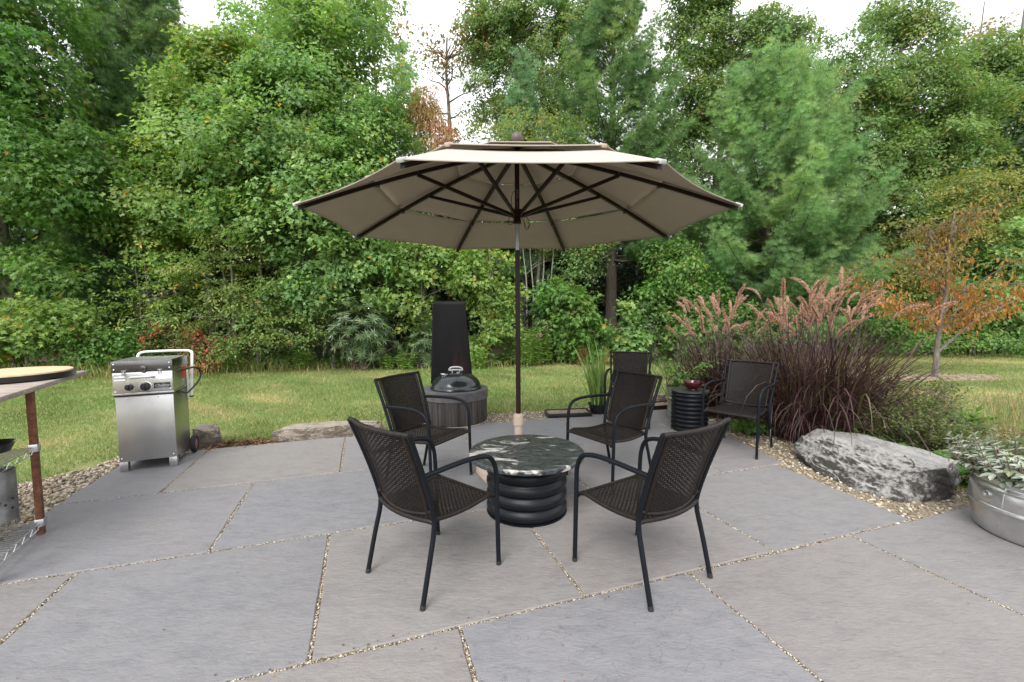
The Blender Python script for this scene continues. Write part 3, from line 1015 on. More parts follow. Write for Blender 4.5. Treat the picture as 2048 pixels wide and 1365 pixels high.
M_REDGLAZE = simple('red_glaze', (.06, .005, .006), .2, 0, .5, 9, spec=.6)
M_GALV = NT('galvanised')
v = M_GALV.coord('Object')
g1 = M_GALV.noise(v, 7, 5, .6)
M_GALV.set(Base_Color=M_GALV.ramp(g1, [(.3, (.44, .44, .44)), (.7, (.66, .66, .65))]), Metallic=.95, Roughness=M_GALV.ramp(M_GALV.noise(v, 22, 4), [(.3, .26), (.7, .46)]))
M_GALV.bump(M_GALV.noise(v, 4, 3), .35, .02)
M_GALV = M_GALV.m
t = NT('rusty_steel')
v = t.coord('Object')
n_ = t.noise(v, 30, 7, .7)
t.set(Base_Color=t.ramp(n_, [(.3, (.05, .022, .014)), (.5, (.13, .05, .026)), (.72, (.23, .10, .05))]), Roughness=.9)
t.bump(n_, .5, .004)
M_RUST = t.m


def wood(name, a, b, ax=(1, 6, 6), sc=5, rough=.75):
    t = NT(name)
    v = t.coord('Object', ax)
    n_ = t.noise(v, sc, 7, .65, .5)
    t.set(Base_Color=t.ramp(n_, [(.32, a), (.68, b)]), Roughness=rough)
    t.bump(n_, .5, .004)
    return t.m


M_BOARD = wood('weathered_board', (.19, .155, .125), (.40, .345, .30), (1.0, 9, 9), 3)
M_LIGHTWOOD = wood('pale_wood', (.44, .30, .17), (.62, .45, .28), (1, 7, 7), 3)
M_CONC = simple('dark_concrete', (.085, .08, .082), .85, 0, .2, 14, .3, 90)
t = NT('charred_stave')
v = t.coord('Object', (8, 8, .8))
n_ = t.noise(v, 5, 6, .65)
oi = t.noise(t.coord('Object', (2.6, 2.6, .15)), 3.0, 3)
c = t.ramp(n_, [(.3, (.018, .015, .014)), (.55, (.06, .05, .045)), (.75, (.13, .115, .10))])
c = t.mix(t.ramp(oi, [(.4, .75), (.62, 0)]), c, (.014, .012, .012))
t.set(Base_Color=c, Roughness=.8)
t.bump(n_, .6, .006)
M_STAVE = t.m
t = NT('burnt_sheet_steel')
v = t.coord('Object')
n1 = t.noise(t.coord('Object', (1, 1, .35)), 6, 6, .65, .4)
sep = t.node('ShaderNodeSeparateXYZ'); t.link(v, sep.inputs[0])
gz = t.math('SUBTRACT', 1.0, t.math('MULTIPLY', sep.outputs['Z'], 1.35))
gx = t.math('SUBTRACT', 1.0, t.math('MULTIPLY', t.math('ABSOLUTE', t.math('SUBTRACT', sep.outputs['X'], .10)), 6.0))
rm = t.math('MULTIPLY', t.math('MULTIPLY', gz, t.math('MAXIMUM', gx, 0.0)), t.ramp(n1, [(.4, .2), (.6, 1)]))
c = t.mix(t.ramp(rm, [(.12, 0), (.5, 1)]), t.ramp(n1, [(.3, (.003, .003, .004)), (.7, (.008, .007, .008))]), (.035, .012, .009))
sc_ = t.noise(t.coord('Object', (9, 9, 30)), 2.2, 5, .7, 1.2)
c = t.mix(t.ramp(sc_, [(.70, 0), (.74, .6)]), c, (.10, .10, .11))
t.set(Base_Color=c, Roughness=t.ramp(n1, [(.3, .5), (.7, .7)]))
t.p.inputs['Specular IOR Level'].default_value = .18
M_SHEET = t.m
M_ENAMEL = simple('dark_enamel', (.012, .0165, .019), .2, 0, .15, 5, spec=.5)
M_ENAMEL.node_tree.nodes['Principled BSDF'].inputs['Coat Weight'].default_value = .1

# granite with white feldspar drifts
t = NT('black_granite')
v = t.coord('Object', (1, 1, 1), (0, 0, R(24)))
vs = t.coord('Object', (1.0, 2.1, 1.6), (0, 0, R(24)))
a_ = t.noise(vs, 2.9, 8, .6, .7)
b_ = t.noise(t.coord('Object', (.8, 2.6, 1.6), (0, 0, R(24))), 19, 9, .74, .9)
d_ = t.noise(t.coord('Object', (1.5, 7, 2), (0, 0, R(30))), 9, 6, .7, .6)
c = t.ramp(b_, [(.3, (.010, .012, .014)), (.46, (.024, .027, .031)), (.58, (.06, .064, .07)), (.72, (.14, .14, .14))])
c = t.mix(t.ramp(d_, [(.60, 0), (.68, .7)]), c, (.17, .17, .16))
wm = t.math('MULTIPLY', t.ramp(a_, [(.55, 0), (.60, 1)]), t.ramp(b_, [(.36, .15), (.5, 1)]))
c = t.mix(wm, c, t.ramp(b_, [(.4, (.30, .28, .26)), (.6, (.52, .50, .47))]))
t.set(Base_Color=c, Roughness=t.ramp(b_, [(.3, .2), (.7, .42)]))
t.p.inputs['Specular IOR Level'].default_value = .4
M_GRANITE = t.m

# canopy fabric: woven acrylic
t = NT('taupe_canopy_fabric')
v = t.coord('Object')
wv = t.noise(t.coord('Object', (1, 1, 1)), 900, 2)
cl = t.noise(v, 5, 5)
c = t.mix(t.ramp(cl, [(.3, 0), (.7, 1)]), (.45, .395, .345), (.50, .44, .39))
sp = t.noise(v, 38, 2, .4)
c = t.mix(t.ramp(sp, [(.80, 0), (.83, .6)]), c, (.08, .06, .05))
t.set(Base_Color=c, Roughness=.9)
t.p.inputs['Specular IOR Level'].default_value = .15
t.bump(wv, .25, .002)
tr = t.node('ShaderNodeBsdfTranslucent'); tr.inputs['Color'].default_value = (.46, .34, .24, 1)
mx = t.node('ShaderNodeMixShader'); mx.inputs[0].default_value = .14
t.link(t.p.outputs[0], mx.inputs[1]); t.link(tr.outputs[0], mx.inputs[2]); t.link(mx.outputs[0], t.out.inputs[0])
M_CANOPY = t.m


def rock_mat(name, base, dark, sc=1.0, stripe=(1, 1, 3), rot=(0, 0, 0)):
    t = NT(name)
    v = t.coord('Object')
    vs = t.coord('Object', stripe, rot)
    n1 = t.noise(vs, 6 * sc, 8, .72, .6)
    n2 = t.noise(v, 5.5 * sc, 9, .78, .15)
    n3 = t.noise(v, 60 * sc, 4, .7)
    c = t.ramp(n1, [(.3, tuple(x * .5 for x in base)), (.48, base), (.66, tuple(min(.7, x * 1.35) for x in base))])
    c = t.mix(t.ramp(n3, [(.35, .4), (.55, 0)]), c, tuple(x * .45 for x in base))
    # lichen and dirt gather on the steep faces, as stains do
    gm = t.node('ShaderNodeNewGeometry')
    sp = t.node('ShaderNodeSeparateXYZ'); t.link(gm.outputs['Normal'], sp.inputs[0])
    steep = t.ramp(sp.outputs['Z'], [(.72, 1), (.95, .0)])
    k = t.math('MULTIPLY', steep, t.ramp(t.math('ADD', t.math('MULTIPLY', n2, .75), t.math('MULTIPLY', n1, .3)), [(.465, 0), (.535, .94)]))
    c = t.mix(k, c, dark)
    t.set(Base_Color=c, Roughness=.9)
    t.bump(t.math('ADD', n1, t.math('MULTIPLY', n3, .3)), .9, .03)
    return t.m


M_ROCK = rock_mat('grey_gneiss', (.30, .292, .278), (.028, .024, .020), 1.0, (1.0, .35, 3.2), (0, 0, R(18)))
M_ROCKT = rock_mat('tan_stone', (.30, .26, .21), (.10, .08, .06), 1.4, (.5, 1.6, 3), (0, 0, R(-12)))
M_SOIL = simple('potting_soil', (.06, .045, .035), .95, 0, .5, 40, .9, 60)
M_SOILD = simple('dry_soil', (.22, .17, .13), .95, 0, .4, 40, .9, 60)

# ------------------------------------------------------------------ six wicker armchairs
WB, YB, WF, YF, WT, YT, ZT = .233, .269, .257, .238, .253, .336, .851
WS, YS, ZS, ZF = .226, .182, .385, .395


def upright(s, z):
    """rear upright centre line from seat joint to top"""
    f = (z - ZS) / (ZT - ZS)
    y = -YS - (YT - YS) * (f ** 1.25)
    return Vector((s * (WS + (WT - WS) * f), y, z))


def back_surf(u, v):
    z = .425 + (ZT - .008 - .425) * v
    hw = .190 + .020 * v
    y0 = upright(1, z).y
    bow = .045 * (1 - (u * .85) ** 2)
    return Vector((u * hw, y0 - bow + .012, z - .018 * (1 - u * u) * (1 - v)))


def seat_surf(u, v):
    y = -.195 + (.235 + .195) * v
    y -= .035 * (1 - u * u) * (1 - v) ** 2
    hw = .200 + .028 * v
    z = .392 - .020 * math.sin(PI * min(1, v * 1.05)) + .012 * v
    if v > .85: z -= ((v - .85) / .15) ** 2 * .022
    z -= .012 * (1 - u * u) * (1 - abs(2 * v - 1))
    return Vector((u * hw, y, z))


def weave(mb, surf, ns, nr, wr, wsx, amp=.0028):
    e = .002
    def frame(u, v):
        p = surf(u, v)
        du = (surf(u + e, v) - surf(u - e, v)).normalized()
        dv = (surf(u, v + e) - surf(u, v - e)).normalized()
        return p, du, dv, du.cross(dv).normalized()
    def strip(pts, w, nor, thick):
        vs, fs = [], []
        for (p, side, n) in pts:
            vs += [p - side * w - n * thick * .3, p + n * thick, p + side * w - n * thick * .3]
        for i in range(len(pts) - 1):
            a = i * 3
            fs += [(a, a + 1, a + 4, a + 3), (a + 1, a + 2, a + 5, a + 4)]
        mb.add(vs, fs)
    for i in range(ns + 1):                       # stakes
        u = -1 + 2 * i / ns
        pts = []
        for j in range(17):
            p, du, dv, n = frame(u * .999, j / 16)
            pts.append((p, du, n))
        strip(pts, wsx, 1, .0012)
    for j in range(nr):                           # weavers, over one under one
        v = (j + .5) / nr
        pts = []
        for i in range(2 * ns + 1):
            u = -1 + i / ns
            p, du, dv, n = frame(u * .999, v)
            off = 0 if i % 2 else amp * (1 if (i // 2 + j) % 2 else -1)
            pts.append((p + n * off, dv, n))
        strip(pts, wr, 1, .0014)


def make_chair(label):
    root = thing('patio_chair', label, 'chair')
    b = MB(); weave(b, seat_surf, 27, 39, .0058, .0032, .0016); b.build('seat', M_WICKER, root, smooth=80)
    b = MB(); weave(b, back_surf, 25, 39, .0057, .0032, .0016); b.build('backrest', M_WICKER, root, smooth=80)
    # rails wrapped in the same resin
    b = MB()
    b.tube([back_surf(u, 1) + Vector((0, 0, .002)) for u in [(-1 + i / 8) for i in range(17)]], .0125, 8)
    for s in (-1, 1):
        b.tube([upright(s, ZT - .002), back_surf(s, 1) + Vector((0, 0, .002))], .0125, 8)
        b.tube([back_surf(s, i / 8) for i in range(9)], .0125, 8)
        b.tube([upright(s, .44), back_surf(s, .03)], .010, 8)
    b.tube([back_surf(-1 + i / 8, 0) for i in range(17)], .010, 8)
    b.build('backrest_rail', M_WRAP, root, smooth=60)
    b = MB()
    for s in (-1, 1):
        b.tube([Vector((s * WS, -YS, ZS))] + [seat_surf(s, i / 10) for i in range(11)] + [Vector((s * (WF - .012), YF, .372))], .0125, 8)
    b.tube([Vector((-WS, -YS, ZS))] + [seat_surf(-1 + i / 8, 0) for i in range(17)] + [Vector((WS, -YS, ZS))], .0125, 8)
    b.tube([seat_surf(-1 + i / 4, 1) for i in range(9)], .010, 8)
    b.build('seat_rail', M_WRAP, root, smooth=60)
    for s in (-1, 1):
        # front post bends over into the arm
        p0 = Vector((s * WF, YF, 0)); p1 = Vector((s * WF, YF - .012, .46))
        arm_r = upright(s, .637)
        path = [p1, Vector((s * (WF + .002), YF - .016, .54)), Vector((s * (WF + .003), YF - .045, .612)), Vector((s * (WF + .002), YF - .115, .642)),
                Vector((s * (WF - .005), .0, .650)), arm_r]
        b = MB(); b.tube([p0, p1], .0128, 10); lg = b.build('leg', M_FRAME, root, smooth=60)
        b = MB(); b.tube([p0 - Vector((0, 0, .0)), p0 + Vector((0, 0, .022))], .0138, 10); b.build('foot_cap', M_FOOT, lg)
        b = MB(); b.tube([p1 - Vector((0, 0, .002))] + smooth_path(path, 3), .0128, 10); b.build('armrest', M_FRAME, root, smooth=60)
        q0 = Vector((s * WB, -YB, 0)); q1 = Vector((s * WS, -YS, ZS))
        lp = smooth_path([q0, Vector((s * (WB - .002), -YB + .052, .22)), Vector((s * WS, -YS - .006, ZS - .06)), q1], 2)
        b = MB(); b.tube(lp, .0128, 10); lg = b.build('leg', M_FRAME, root, smooth=60)
        b = MB(); b.tube([q0, q0 + (lp[1] - lp[0]).normalized() * .022], .0138, 10); b.build('foot_cap', M_FOOT, lg)
        b = MB(); b.tube([q1 - Vector((0, 0, .01))] + [upright(s, ZS + (ZT - ZS) * i / 10) for i in range(11)], .0128, 10); b.build('back_upright', M_FRAME, root, smooth=60)
    return root


chairs = [
    (-.433, 2.329, -40.4, 'wicker armchair with its back to the viewer, nearest the stainless grill cart'),
    (.687, 2.311, 33.1, 'wicker armchair with its back to the viewer, between granite table and big boulder'),
    (-.695, 3.581, -120.0, 'brown wicker armchair in front of the domed fire pit, facing the granite table'),
    (.800, 3.589, 124.6, 'brown wicker armchair beyond the granite table, partly covering another chair behind it'),
    (2.271, 4.370, 133.2, 'brown wicker armchair with its back to the purple fountain grass beside the ribbed drum'),
    (1.436, 5.396, 161.1, 'farthest wicker armchair, at the lawn edge beside the reeds and half hidden by another chair'),
]
ch0 = make_chair('')
for i, (x, y, a, lab) in enumerate(chairs):
    o = ch0 if i == 0 else copy_tree(ch0)
    o.location = (x, y, 0)
    o.rotation_euler = (0, 0, R(a))
    tag(o, lab, 'chair', 'wicker armchairs on the patio')

# ------------------------------------------------------------------ umbrella
UC = Vector((.049, 3.73, 0))
UROT = .0366
RZ, RR, HZ = 2.105, 1.68, 2.72
um = thing('patio_umbrella', 'large taupe three tier patio umbrella with bronze pole behind the granite table', 'umbrella', UC)


def rib_pt(k, r, dz=0.0):
    a = R(22.5 + 45 * k) + UROT
    f = r / RR
    z = HZ + (RZ - HZ) * f + .035 * math.sin(PI * f)
    return Vector((r * math.cos(a), r * math.sin(a), z + dz))


def tier(r0, r1, lift0, lift1, sag, pull):
    mb = MB()
    for k in range(8):
        def fn(u, v, k=k):
            r = r0 + (r1 - r0) * v
            lf = lift0 + (lift1 - lift0) * v ** 1.5
            a, b = rib_pt(k, r, lf), rib_pt(k + 1, r, lf)
            q = 4 * u * (1 - u)
            p = a.lerp(b, u)
            p.z -= sag * q * math.sin(PI * min(1, .25 + .75 * v)) * (r / RR)
            hp = Vector((p.x, p.y, 0))
            if hp.length > 1e-4: p -= hp.normalized() * pull * q * v * v * (r1 / RR)
            p.z += pull * .08 * q * v * v
            return p
        mb.grid(fn, 12, 10)
    return mb


for (r0, r1, l0, l1, sg, pl) in ((1.15, 1.675, .022, .02, .028, .055), (.53, 1.20, .024, .054, .022, .04), (.03, .571, .03, .05, .012, .03)):
    o = tier(r0, r1, l0, l1, sg, pl).build('canopy_tier', M_CANOPY, um, smooth=25)
    md = o.modifiers.new('cloth', 'SOLIDIFY'); md.thickness = .0025; md.offset = 0
    # hem along the lower edge
    hb = MB()
    for k in range(8):
        pts = []
        for i in range(13):
            u = i / 12
            a, b = rib_pt(k, r1, l1), rib_pt(k + 1, r1, l1)
            q = 4 * u * (1 - u)
            p = a.lerp(b, u)
            p.z -= sg * q * math.sin(PI * 1.0) * (r1 / RR)
            hp = Vector((p.x, p.y, 0))
            p -= hp.normalized() * pl * q * (r1 / RR)
            p.z += pl * .08 * q
            pts.append(p)
        hb.tube(pts, .004, 5)
    hb.build('hem', M_CANOPY, o)
    # little vinyl pockets where the ribs end
    for k in range(8):
        e = rib_pt(k, r1, l1 - .006)
        d = (rib_pt(k, r1) - rib_pt(k, r1 - .1)).normalized()
        if r1 > .6:
            p = MB(); Mx = d.to_track_quat('X', 'Z').to_matrix()
            p.box(e - d * .022, (.055, .036 if r1 > 1.5 else .03, .024), Mx)
            p.build('rib_pocket', M_GREYPL if r1 > 1.5 else M_TAN, o, bevel=.006)
SLZ = 2.19
for k in range(8):
    a = R(22.5 + 45 * k) + UROT
    d = Vector((math.cos(a), math.sin(a), 0))
    b = MB(); s = Vector((-d.y, d.x, 0))
    n = 10
    vs, fs = [], []
    for i in range(n + 1):
        p = rib_pt(k, .05 + (RR - .05 - .03) * i / n)
        for (q, z) in ((-1, -.028), (1, -.028), (1, .0), (-1, .0)):
            vs.append(p + s * q * .0135 + Vector((0, 0, z)))
    for i in range(n):
        for j in range(4):
            fs.append((i * 4 + j, i * 4 + (j + 1) % 4, (i + 1) * 4 + (j + 1) % 4, (i + 1) * 4 + j))
    fs += [(3, 2, 1, 0), (n * 4, n * 4 + 1, n * 4 + 2, n * 4 + 3)]
    b.add(vs, fs)
    rb = b.build('rib', M_BRONZE, um, smooth=30)
    # strut from the runner to the middle of the rib
    p0 = d * .045 + Vector((0, 0, SLZ)); p1 = rib_pt(k, .83, -.026)
    b = MB(); ax = p1 - p0
    b.box((p0 + p1) / 2, (ax.length, .021, .026), ax.to_track_quat('X', 'Z').to_matrix()); b.build('strut', M_BRONZE, rb, bevel=.002)
    b = MB()
    for rr_, mat_ in ((.83, 0),):
        p = rib_pt(k, rr_, -.012); b.tube([p - s * .019, p + s * .019], .007, 8)
    b.build('rib_pin', M_STEELD, rb)
    b = MB(); p = rib_pt(k, 1.13, -.03); b.box(p, (.05, .026, .014), d.to_track_quat('X', 'Z').to_matrix())
    b.build('bracket', M_STEELD, rb)
b = MB(); b.tube([(0, 0, .40), (0, 0, 1.905)], .0205, 20); b.build('pole', M_BRONZE, um)
b = MB(); b.tube([(0, 0, 1.905), (0, 0, 2.16)], .0175, 20); b.build('pole_sleeve', simple('grey_anodised', (.30, .30, .31), .35, 1), um)
b = MB(); b.tube([(0, 0, 2.16), (0, 0, 2.74)], .020, 20); b.build('upper_pole', M_BRONZE, um)
b = MB(); b.lathe([(.022, 2.120), (.034, 2.125), (.034, 2.150), (.028, 2.16), (.03, 2.215), (.046, 2.222), (.046, 2.238), (.022, 2.242)], 24); b.build('runner', M_BRONZE, um)
b = MB(); b.lathe([(.02, 2.66), (.055, 2.675), (.055, 2.705), (.022, 2.725)], 24); b.build('hub', M_BRONZE, um)
b = MB(); b.lathe([(.001, 2.735), (.03, 2.738), (.028, 2.77), (.042, 2.788), (.048, 2.81), (.046, 2.832), (.034, 2.852), (.014, 2.862), (.001, 2.863)], 24)
b.build('finial', simple('plum_finial', (.075, .052, .055), .5), um)
b = MB()
pl = Vector((0, -.022, 0))
b.box((0, -.024, 2.36), (.018, .008, .07)); b.tube([(0, -.026, 2.40), (0, -.026, 2.22)], .0025, 6); b.tube([(0, -.03, 2.375), (0, -.018, 2.375)], .007, 10)
b.build('pulley', M_STEELD, um)
M_CORD = simple('dark_cord', (.05, .045, .04), .8)
b = MB()
b.tube(smooth_path([(0, -.028, 2.40), (-.05, -.03, 2.36), (-.045, -.035, 2.25), (-.06, -.04, 2.17), (-.085, -.04, 2.12), (-.05, -.045, 2.10), (-.02, -.04, 2.14), (-.05, -.04, 2.18), (-.02, -.03, 2.17)], 3), .0025, 6)
b.tube(smooth_path([(.03, -.03, 2.17), (.055, -.04, 2.13), (.06, -.04, 2.08), (.085, -.045, 2.06), (.105, -.04, 2.11), (.08, -.04, 2.18), (.05, -.04, 2.16), (.065, -.045, 2.09), (.09, -.05, 2.075), (.10, -.05, 2.13), (.06, -.04, 2.20)], 3), .0025, 6)
b.build('cord', M_CORD, um)

ub = thing('umbrella_base', 'tan umbrella base with ribbed collar under the pole, half hidden by the table', 'umbrella base', UC)
b = MB(); b.lathe([(.37, 0), (.375, .01), (.365, .055), (.31, .085), (.06, .095)], 8); b.build('base_plate', M_TAN, ub, bevel=.008, smooth=30)
b = MB(); b.lathe([(.036, .09), (.036, .43)], 24); b.build('base_tube', M_TAN, ub)
pr = []
b = MB(); b.lathe([(.036, .415), (.045, .42), (.046, .46), (.043, .50), (.036, .515), (.021, .52)], 16); b.build('collar', M_TAN, ub, smooth=20)

# ------------------------------------------------------------------ corrugated drums
def ribbed(r, z0, z1, n, depth):
    prof = [(r - depth, z0)]
    h = (z1 - z0) / n
    for i in range(n):
        for k in range(9):
            f = k / 8
            prof.append((r - depth + depth * math.sin(PI * f) ** .55, z0 + h * (i + .06 + .88 * f)))
    prof.append((r - depth, z1))
    return prof


tb = thing('round_table', 'low round table with a black and white granite top on a black corrugated drum', 'table', (.095, 3.03, 0))
b = MB(); b.lathe([(.26, 0), (.283, .004)] + ribbed(.283, .005, .345, 4, .022)[1:] + [(.25, .38)], 72); b.build('drum', M_PIPE, tb, smooth=60)
prof = [(.001, .383), (.392, .383), (.402, .389), (.404, .403), (.402, .413), (.396, .420), (.001, .421)]
b = MB(); b.lathe(prof, 96); b.build('tabletop', M_GRANITE, tb, smooth=35)
b = MB(); b.lathe([(.20, .378), (.26, .378), (.26, .3835), (.20, .3835)], 48, closed=True); b.build('support_ring', M_PIPE, tb)

sd_ = thing('side_table', 'small black ribbed drum table with a flat green grey lid beside the purple grass', 'side table', (2.07, 5.08, 0))
b = MB(); b.lathe([(.17, 0)] + ribbed(.205, .004, .445, 9, .016) + [(.17, .452)], 56); b.build('drum', M_PIPE, sd_, smooth=60)
b = MB(); b.lathe([(.001, .452), (.205, .452), (.208, .458), (.206, .466), (.001, .467)], 56); b.build('lid', simple('slate_lid', (.03, .036, .032), .45, 0, .2), sd_, smooth=35)
bw_ = thing('red_bowl', 'dark red glazed bowl with a small side handle on the ribbed drum lid', 'bowl', (2.09, 5.05, .467))
b = MB(); b.lathe([(.045, .0), (.05, .006), (.047, .014), (.075, .035), (.098, .065), (.105, .095), (.103, .102), (.098, .098), (.09, .066), (.065, .035), (.02, .02), (.001, .018)], 40); b.build('bowl_body', M_REDGLAZE, bw_, smooth=50)
b = MB(); b.tube(smooth_path([(.098, -.0, .085), (.13, -.005, .082), (.138, -.006, .06), (.10, -.0, .052)], 3), .007, 8); b.build('handle', M_REDGLAZE, bw_)

# ------------------------------------------------------------------ stainless grill cart
gz = math.atan2(.385, .92)
gr = thing('grill_cart', 'upright stainless steel gas grill cart with two black knobs and a white tube handle', 'grill', (-3.47, 3.78, 0), gz)
W_, D_ = .430, .45
b = MB()
b.prism([(.006, .012), (W_ - .006, .012), (W_ - .006, D_), (.006, D_)], .085, .668); b.build('cabinet', M_STEEL, gr, bevel=.003)
for x0 in (.006, W_ - .066):
    b = MB(); b.box((x0 + .03, .035, .043), (.06, .05, .086)); b.build('foot', M_STEEL, gr, bevel=.002)
b = MB(); b.prism([(.004, .10), (.012, .10), (.012, D_), (.004, D_)], .05, .09); b.prism([(W_ - .012, .10), (W_ - .004, .10), (W_ - .004, D_), (W_ - .012, D_)], .05, .09); b.build('side_skirt', M_STEEL, gr)
b = MB(); b.prism([(.002, .004), (W_ - .002, .004), (W_ - .002, D_ - .002), (.002, D_ - .002)], .668, .682); b.build('waist_gap', M_BLACK, gr)
b = MB(); b.prism([(-.004, -.004), (W_ + .004, -.004), (W_ + .004, D_), (-.004, D_)], .682, .698); b.build('firebox_ledge', M_STEEL, gr, bevel=.002)
b = MB(); b.prism([(0, 0), (W_, 0), (W_, D_), (0, D_)], .698, .882); b.build('firebox', M_STEEL, gr, bevel=.002)
b = MB(); b.box((W_ / 2, -.004, .79), (W_ - .008, .006, .172)); pnl = b.build('control_panel', M_ALU, gr, bevel=.002)
lid = MB(); lid.prism([(-.004, -.006), (W_ + .004, -.006), (W_ + .004, D_ + .004), (-.004, D_ + .004)], .884, .978); lo = lid.build('grill_lid', M_STEELD, gr, bevel=.003)
b = MB(); b.prism([(.005, .003), (W_ - .005, .003), (W_ - .005, D_ - .005), (.005, D_ - .005)], .979, .982); b.build('lid_top_sheet', M_STEEL, lo)
for (xx, zz) in ((.018, .955), (.018, .91), (W_ - .018, .955), (W_ - .018, .91)):
    b = MB(); b.ball((xx, -.008, zz), .0075, 10, 6); b.build('rivet', M_ALU, lo)
for (xx, zz) in ((.018, .865), (.018, .715), (W_ - .018, .865), (W_ - .018, .72), (.09, .65), (W_ - .12, .65), (.025, .115), (W_ - .03, .115)):
    b = MB(); b.ball((xx, -.006 if zz > .7 else .011, zz), .0065, 10, 6); b.build('rivet', M_ALU, gr)
for sx in (.055, W_ - .060):
    for zz in (.842, .815):
        b = MB(); b.box((sx, -.009, zz), (.078, .012, .013)); b.build('louvre', M_WHITE, pnl, bevel=.005)
for sx in (.085, W_ - .088):
    b = MB(); b.box((sx, -.010, .897), (.034, .006, .007)); b.box((sx, -.010, .886), (.010, .008, .03)); b.tube(arc((sx, -.013, .868), .011, 0, 2 * PI, 14, (1, 0, 0), (0, 0, 1)), .004, 6, caps=False)
    b.build('latch', M_CHROME, gr)
b = MB(); b.tube(smooth_path([(.135, -.008, .832), (.138, -.05, .84), (.16, -.055, .842), (.27, -.055, .842), (.292, -.05, .84), (.295, -.008, .832)], 2), .011, 10)
b.build('front_handle', M_GREYPL, gr)
b = MB(); b.tube([(.225, -.006, .915), (.225, -.022, .915)], .021, 20); b.tube([(.225, -.008, .887), (.225, -.02, .887)], .014, 14); b.build('thermometer', M_STEELD, lo, bevel=.002)
b = MB(); b.tube([(.115, -.006, .752), (.115, -.03, .752)], [.033, .027], 20); b.box((.115, -.034, .752), (.008, .012, .052)); b.build('igniter_knob', M_BLACK, pnl, bevel=.002)
b = MB(); b.tube([(.232, -.0065, .752), (.232, -.012, .752)], .047, 28); kr = b.build('knob_ring', M_CHROME, pnl, bevel=.002)
b = MB(); b.tube([(.232, -.012, .752), (.232, -.038, .752)], [.040, .033], 24); b.box((.232, -.041, .752), (.010, .014, .066)); b.build('burner_knob', M_BLACK, pnl, bevel=.002)
b = MB(); b.box((.352, -.0085, .756), (.122, .003, .048)); bd = b.build('badge', M_BLACK, pnl, bevel=.001)


def text(s, size, loc, rot, mat, parent, shear=0.0, ext=.0006, name='lettering'):
    cu = bpy.data.curves.new(name, 'FONT')
    cu.body = s; cu.size = size; cu.extrude = ext; cu.shear = shear
    cu.align_x = 'CENTER'; cu.align_y = 'CENTER'
    cu.materials.append(mat)
    tmp = bpy.data.objects.new(name, cu)
    col.objects.link(tmp)
    dg = bpy.context.evaluated_depsgraph_get()
    me = bpy.data.meshes.new_from_object(tmp.evaluated_get(dg))
    bpy.data.objects.remove(tmp)
    bpy.data.curves.remove(cu)
    o = bpy.data.objects.new(name, me)
    col.objects.link(o)
    o.parent = parent; o.location = loc; o.rotation_euler = rot
    return o


text('Chefboy', .032, (.352, -.0105, .755), (R(90), 0, 0), M_GREYPL, bd, .35)
text('The', .009, (.352, -.0105, .776), (R(90), 0, 0), M_GREYPL, bd, .3)
b = MB(); b.box((.355, -.0105, .7375), (.08, .001, .0025)); b.build('badge_line', M_GREYPL, bd)
b = MB(); b.box((W_ + .002, .34, .835), (.003, .13, .12)); b.build('warning_label', M_REDL, gr)
b = MB()
for s in (0.03, W_ + .02):
    pass
hp = [(-.0, D_ + .01, .56), (-.0, D_ + .03, .66), (-.0, D_ + .12, .97), (.01, D_ + .145, 1.005), (.06, D_ + .15, 1.018), (W_ - .04, D_ + .15, 1.018), (W_ + .012, D_ + .145, 1.005), (W_ + .02, D_ + .12, .97), (W_ + .02, D_ + .03, .66), (W_ + .02, D_ + .01, .56)]
b.tube(smooth_path(hp, 3), .0125, 10); b.build('tube_handle', M_WHITE, gr)
b = MB(); b.box((W_ + .006, D_ - .03, .70), (.008, .04, .30)); b.build('side_channel', M_WHITE, gr, bevel=.002)
b = MB(); b.box((W_ + .020, D_ + .01, .565), (.036, .05, .012)); b.build('handle_bracket', M_BLACK, gr)
b = MB(); b.tube(smooth_path([(W_ - .01, .10, .855), (W_ + .03, .16, .86), (W_ + .05, .30, .865), (W_ + .06, .44, .86), (W_ + .10, .50, .82), (W_ + .10, .48, .73), (W_ + .04, .36, .64), (W_ + .02, .30, .615), (W_ + .015, .16, .66), (W_ - .005, .08, .685)], 3), .0085, 8)
b.build('gas_hose', M_BLACK, gr)
b = MB(); b.tube([(-.03, D_ - .02, .086), (W_ + .03, D_ - .02, .086)], .008, 10); b.build('axle', M_STEELD, gr)
for s in (-.03, W_ + .03):
    b = MB()
    b.lathe([(.055, -.02), (.078, -.02), (.086, -.012), (.086, .012), (.078, .02), (.055, .02)], 32, closed=True)
    Mx = Matrix.Translation((s, D_ - .02, .086)) @ Matrix.Rotation(PI / 2, 4, 'Y')
    wh = b.build('wheel', M_FOOT, gr, M=Mx)
    b = MB(); b.lathe([(.001, -.012), (.056, -.014), (.056, .014), (.03, .017), (.001, .02)] if s > 0 else [(.001, -.02), (.03, -.017), (.056, -.014), (.056, .014), (.001, .012)], 24)
    b.build('rim', simple('dull_red_plastic', (.30, .12, .12), .5), wh, M=Mx)

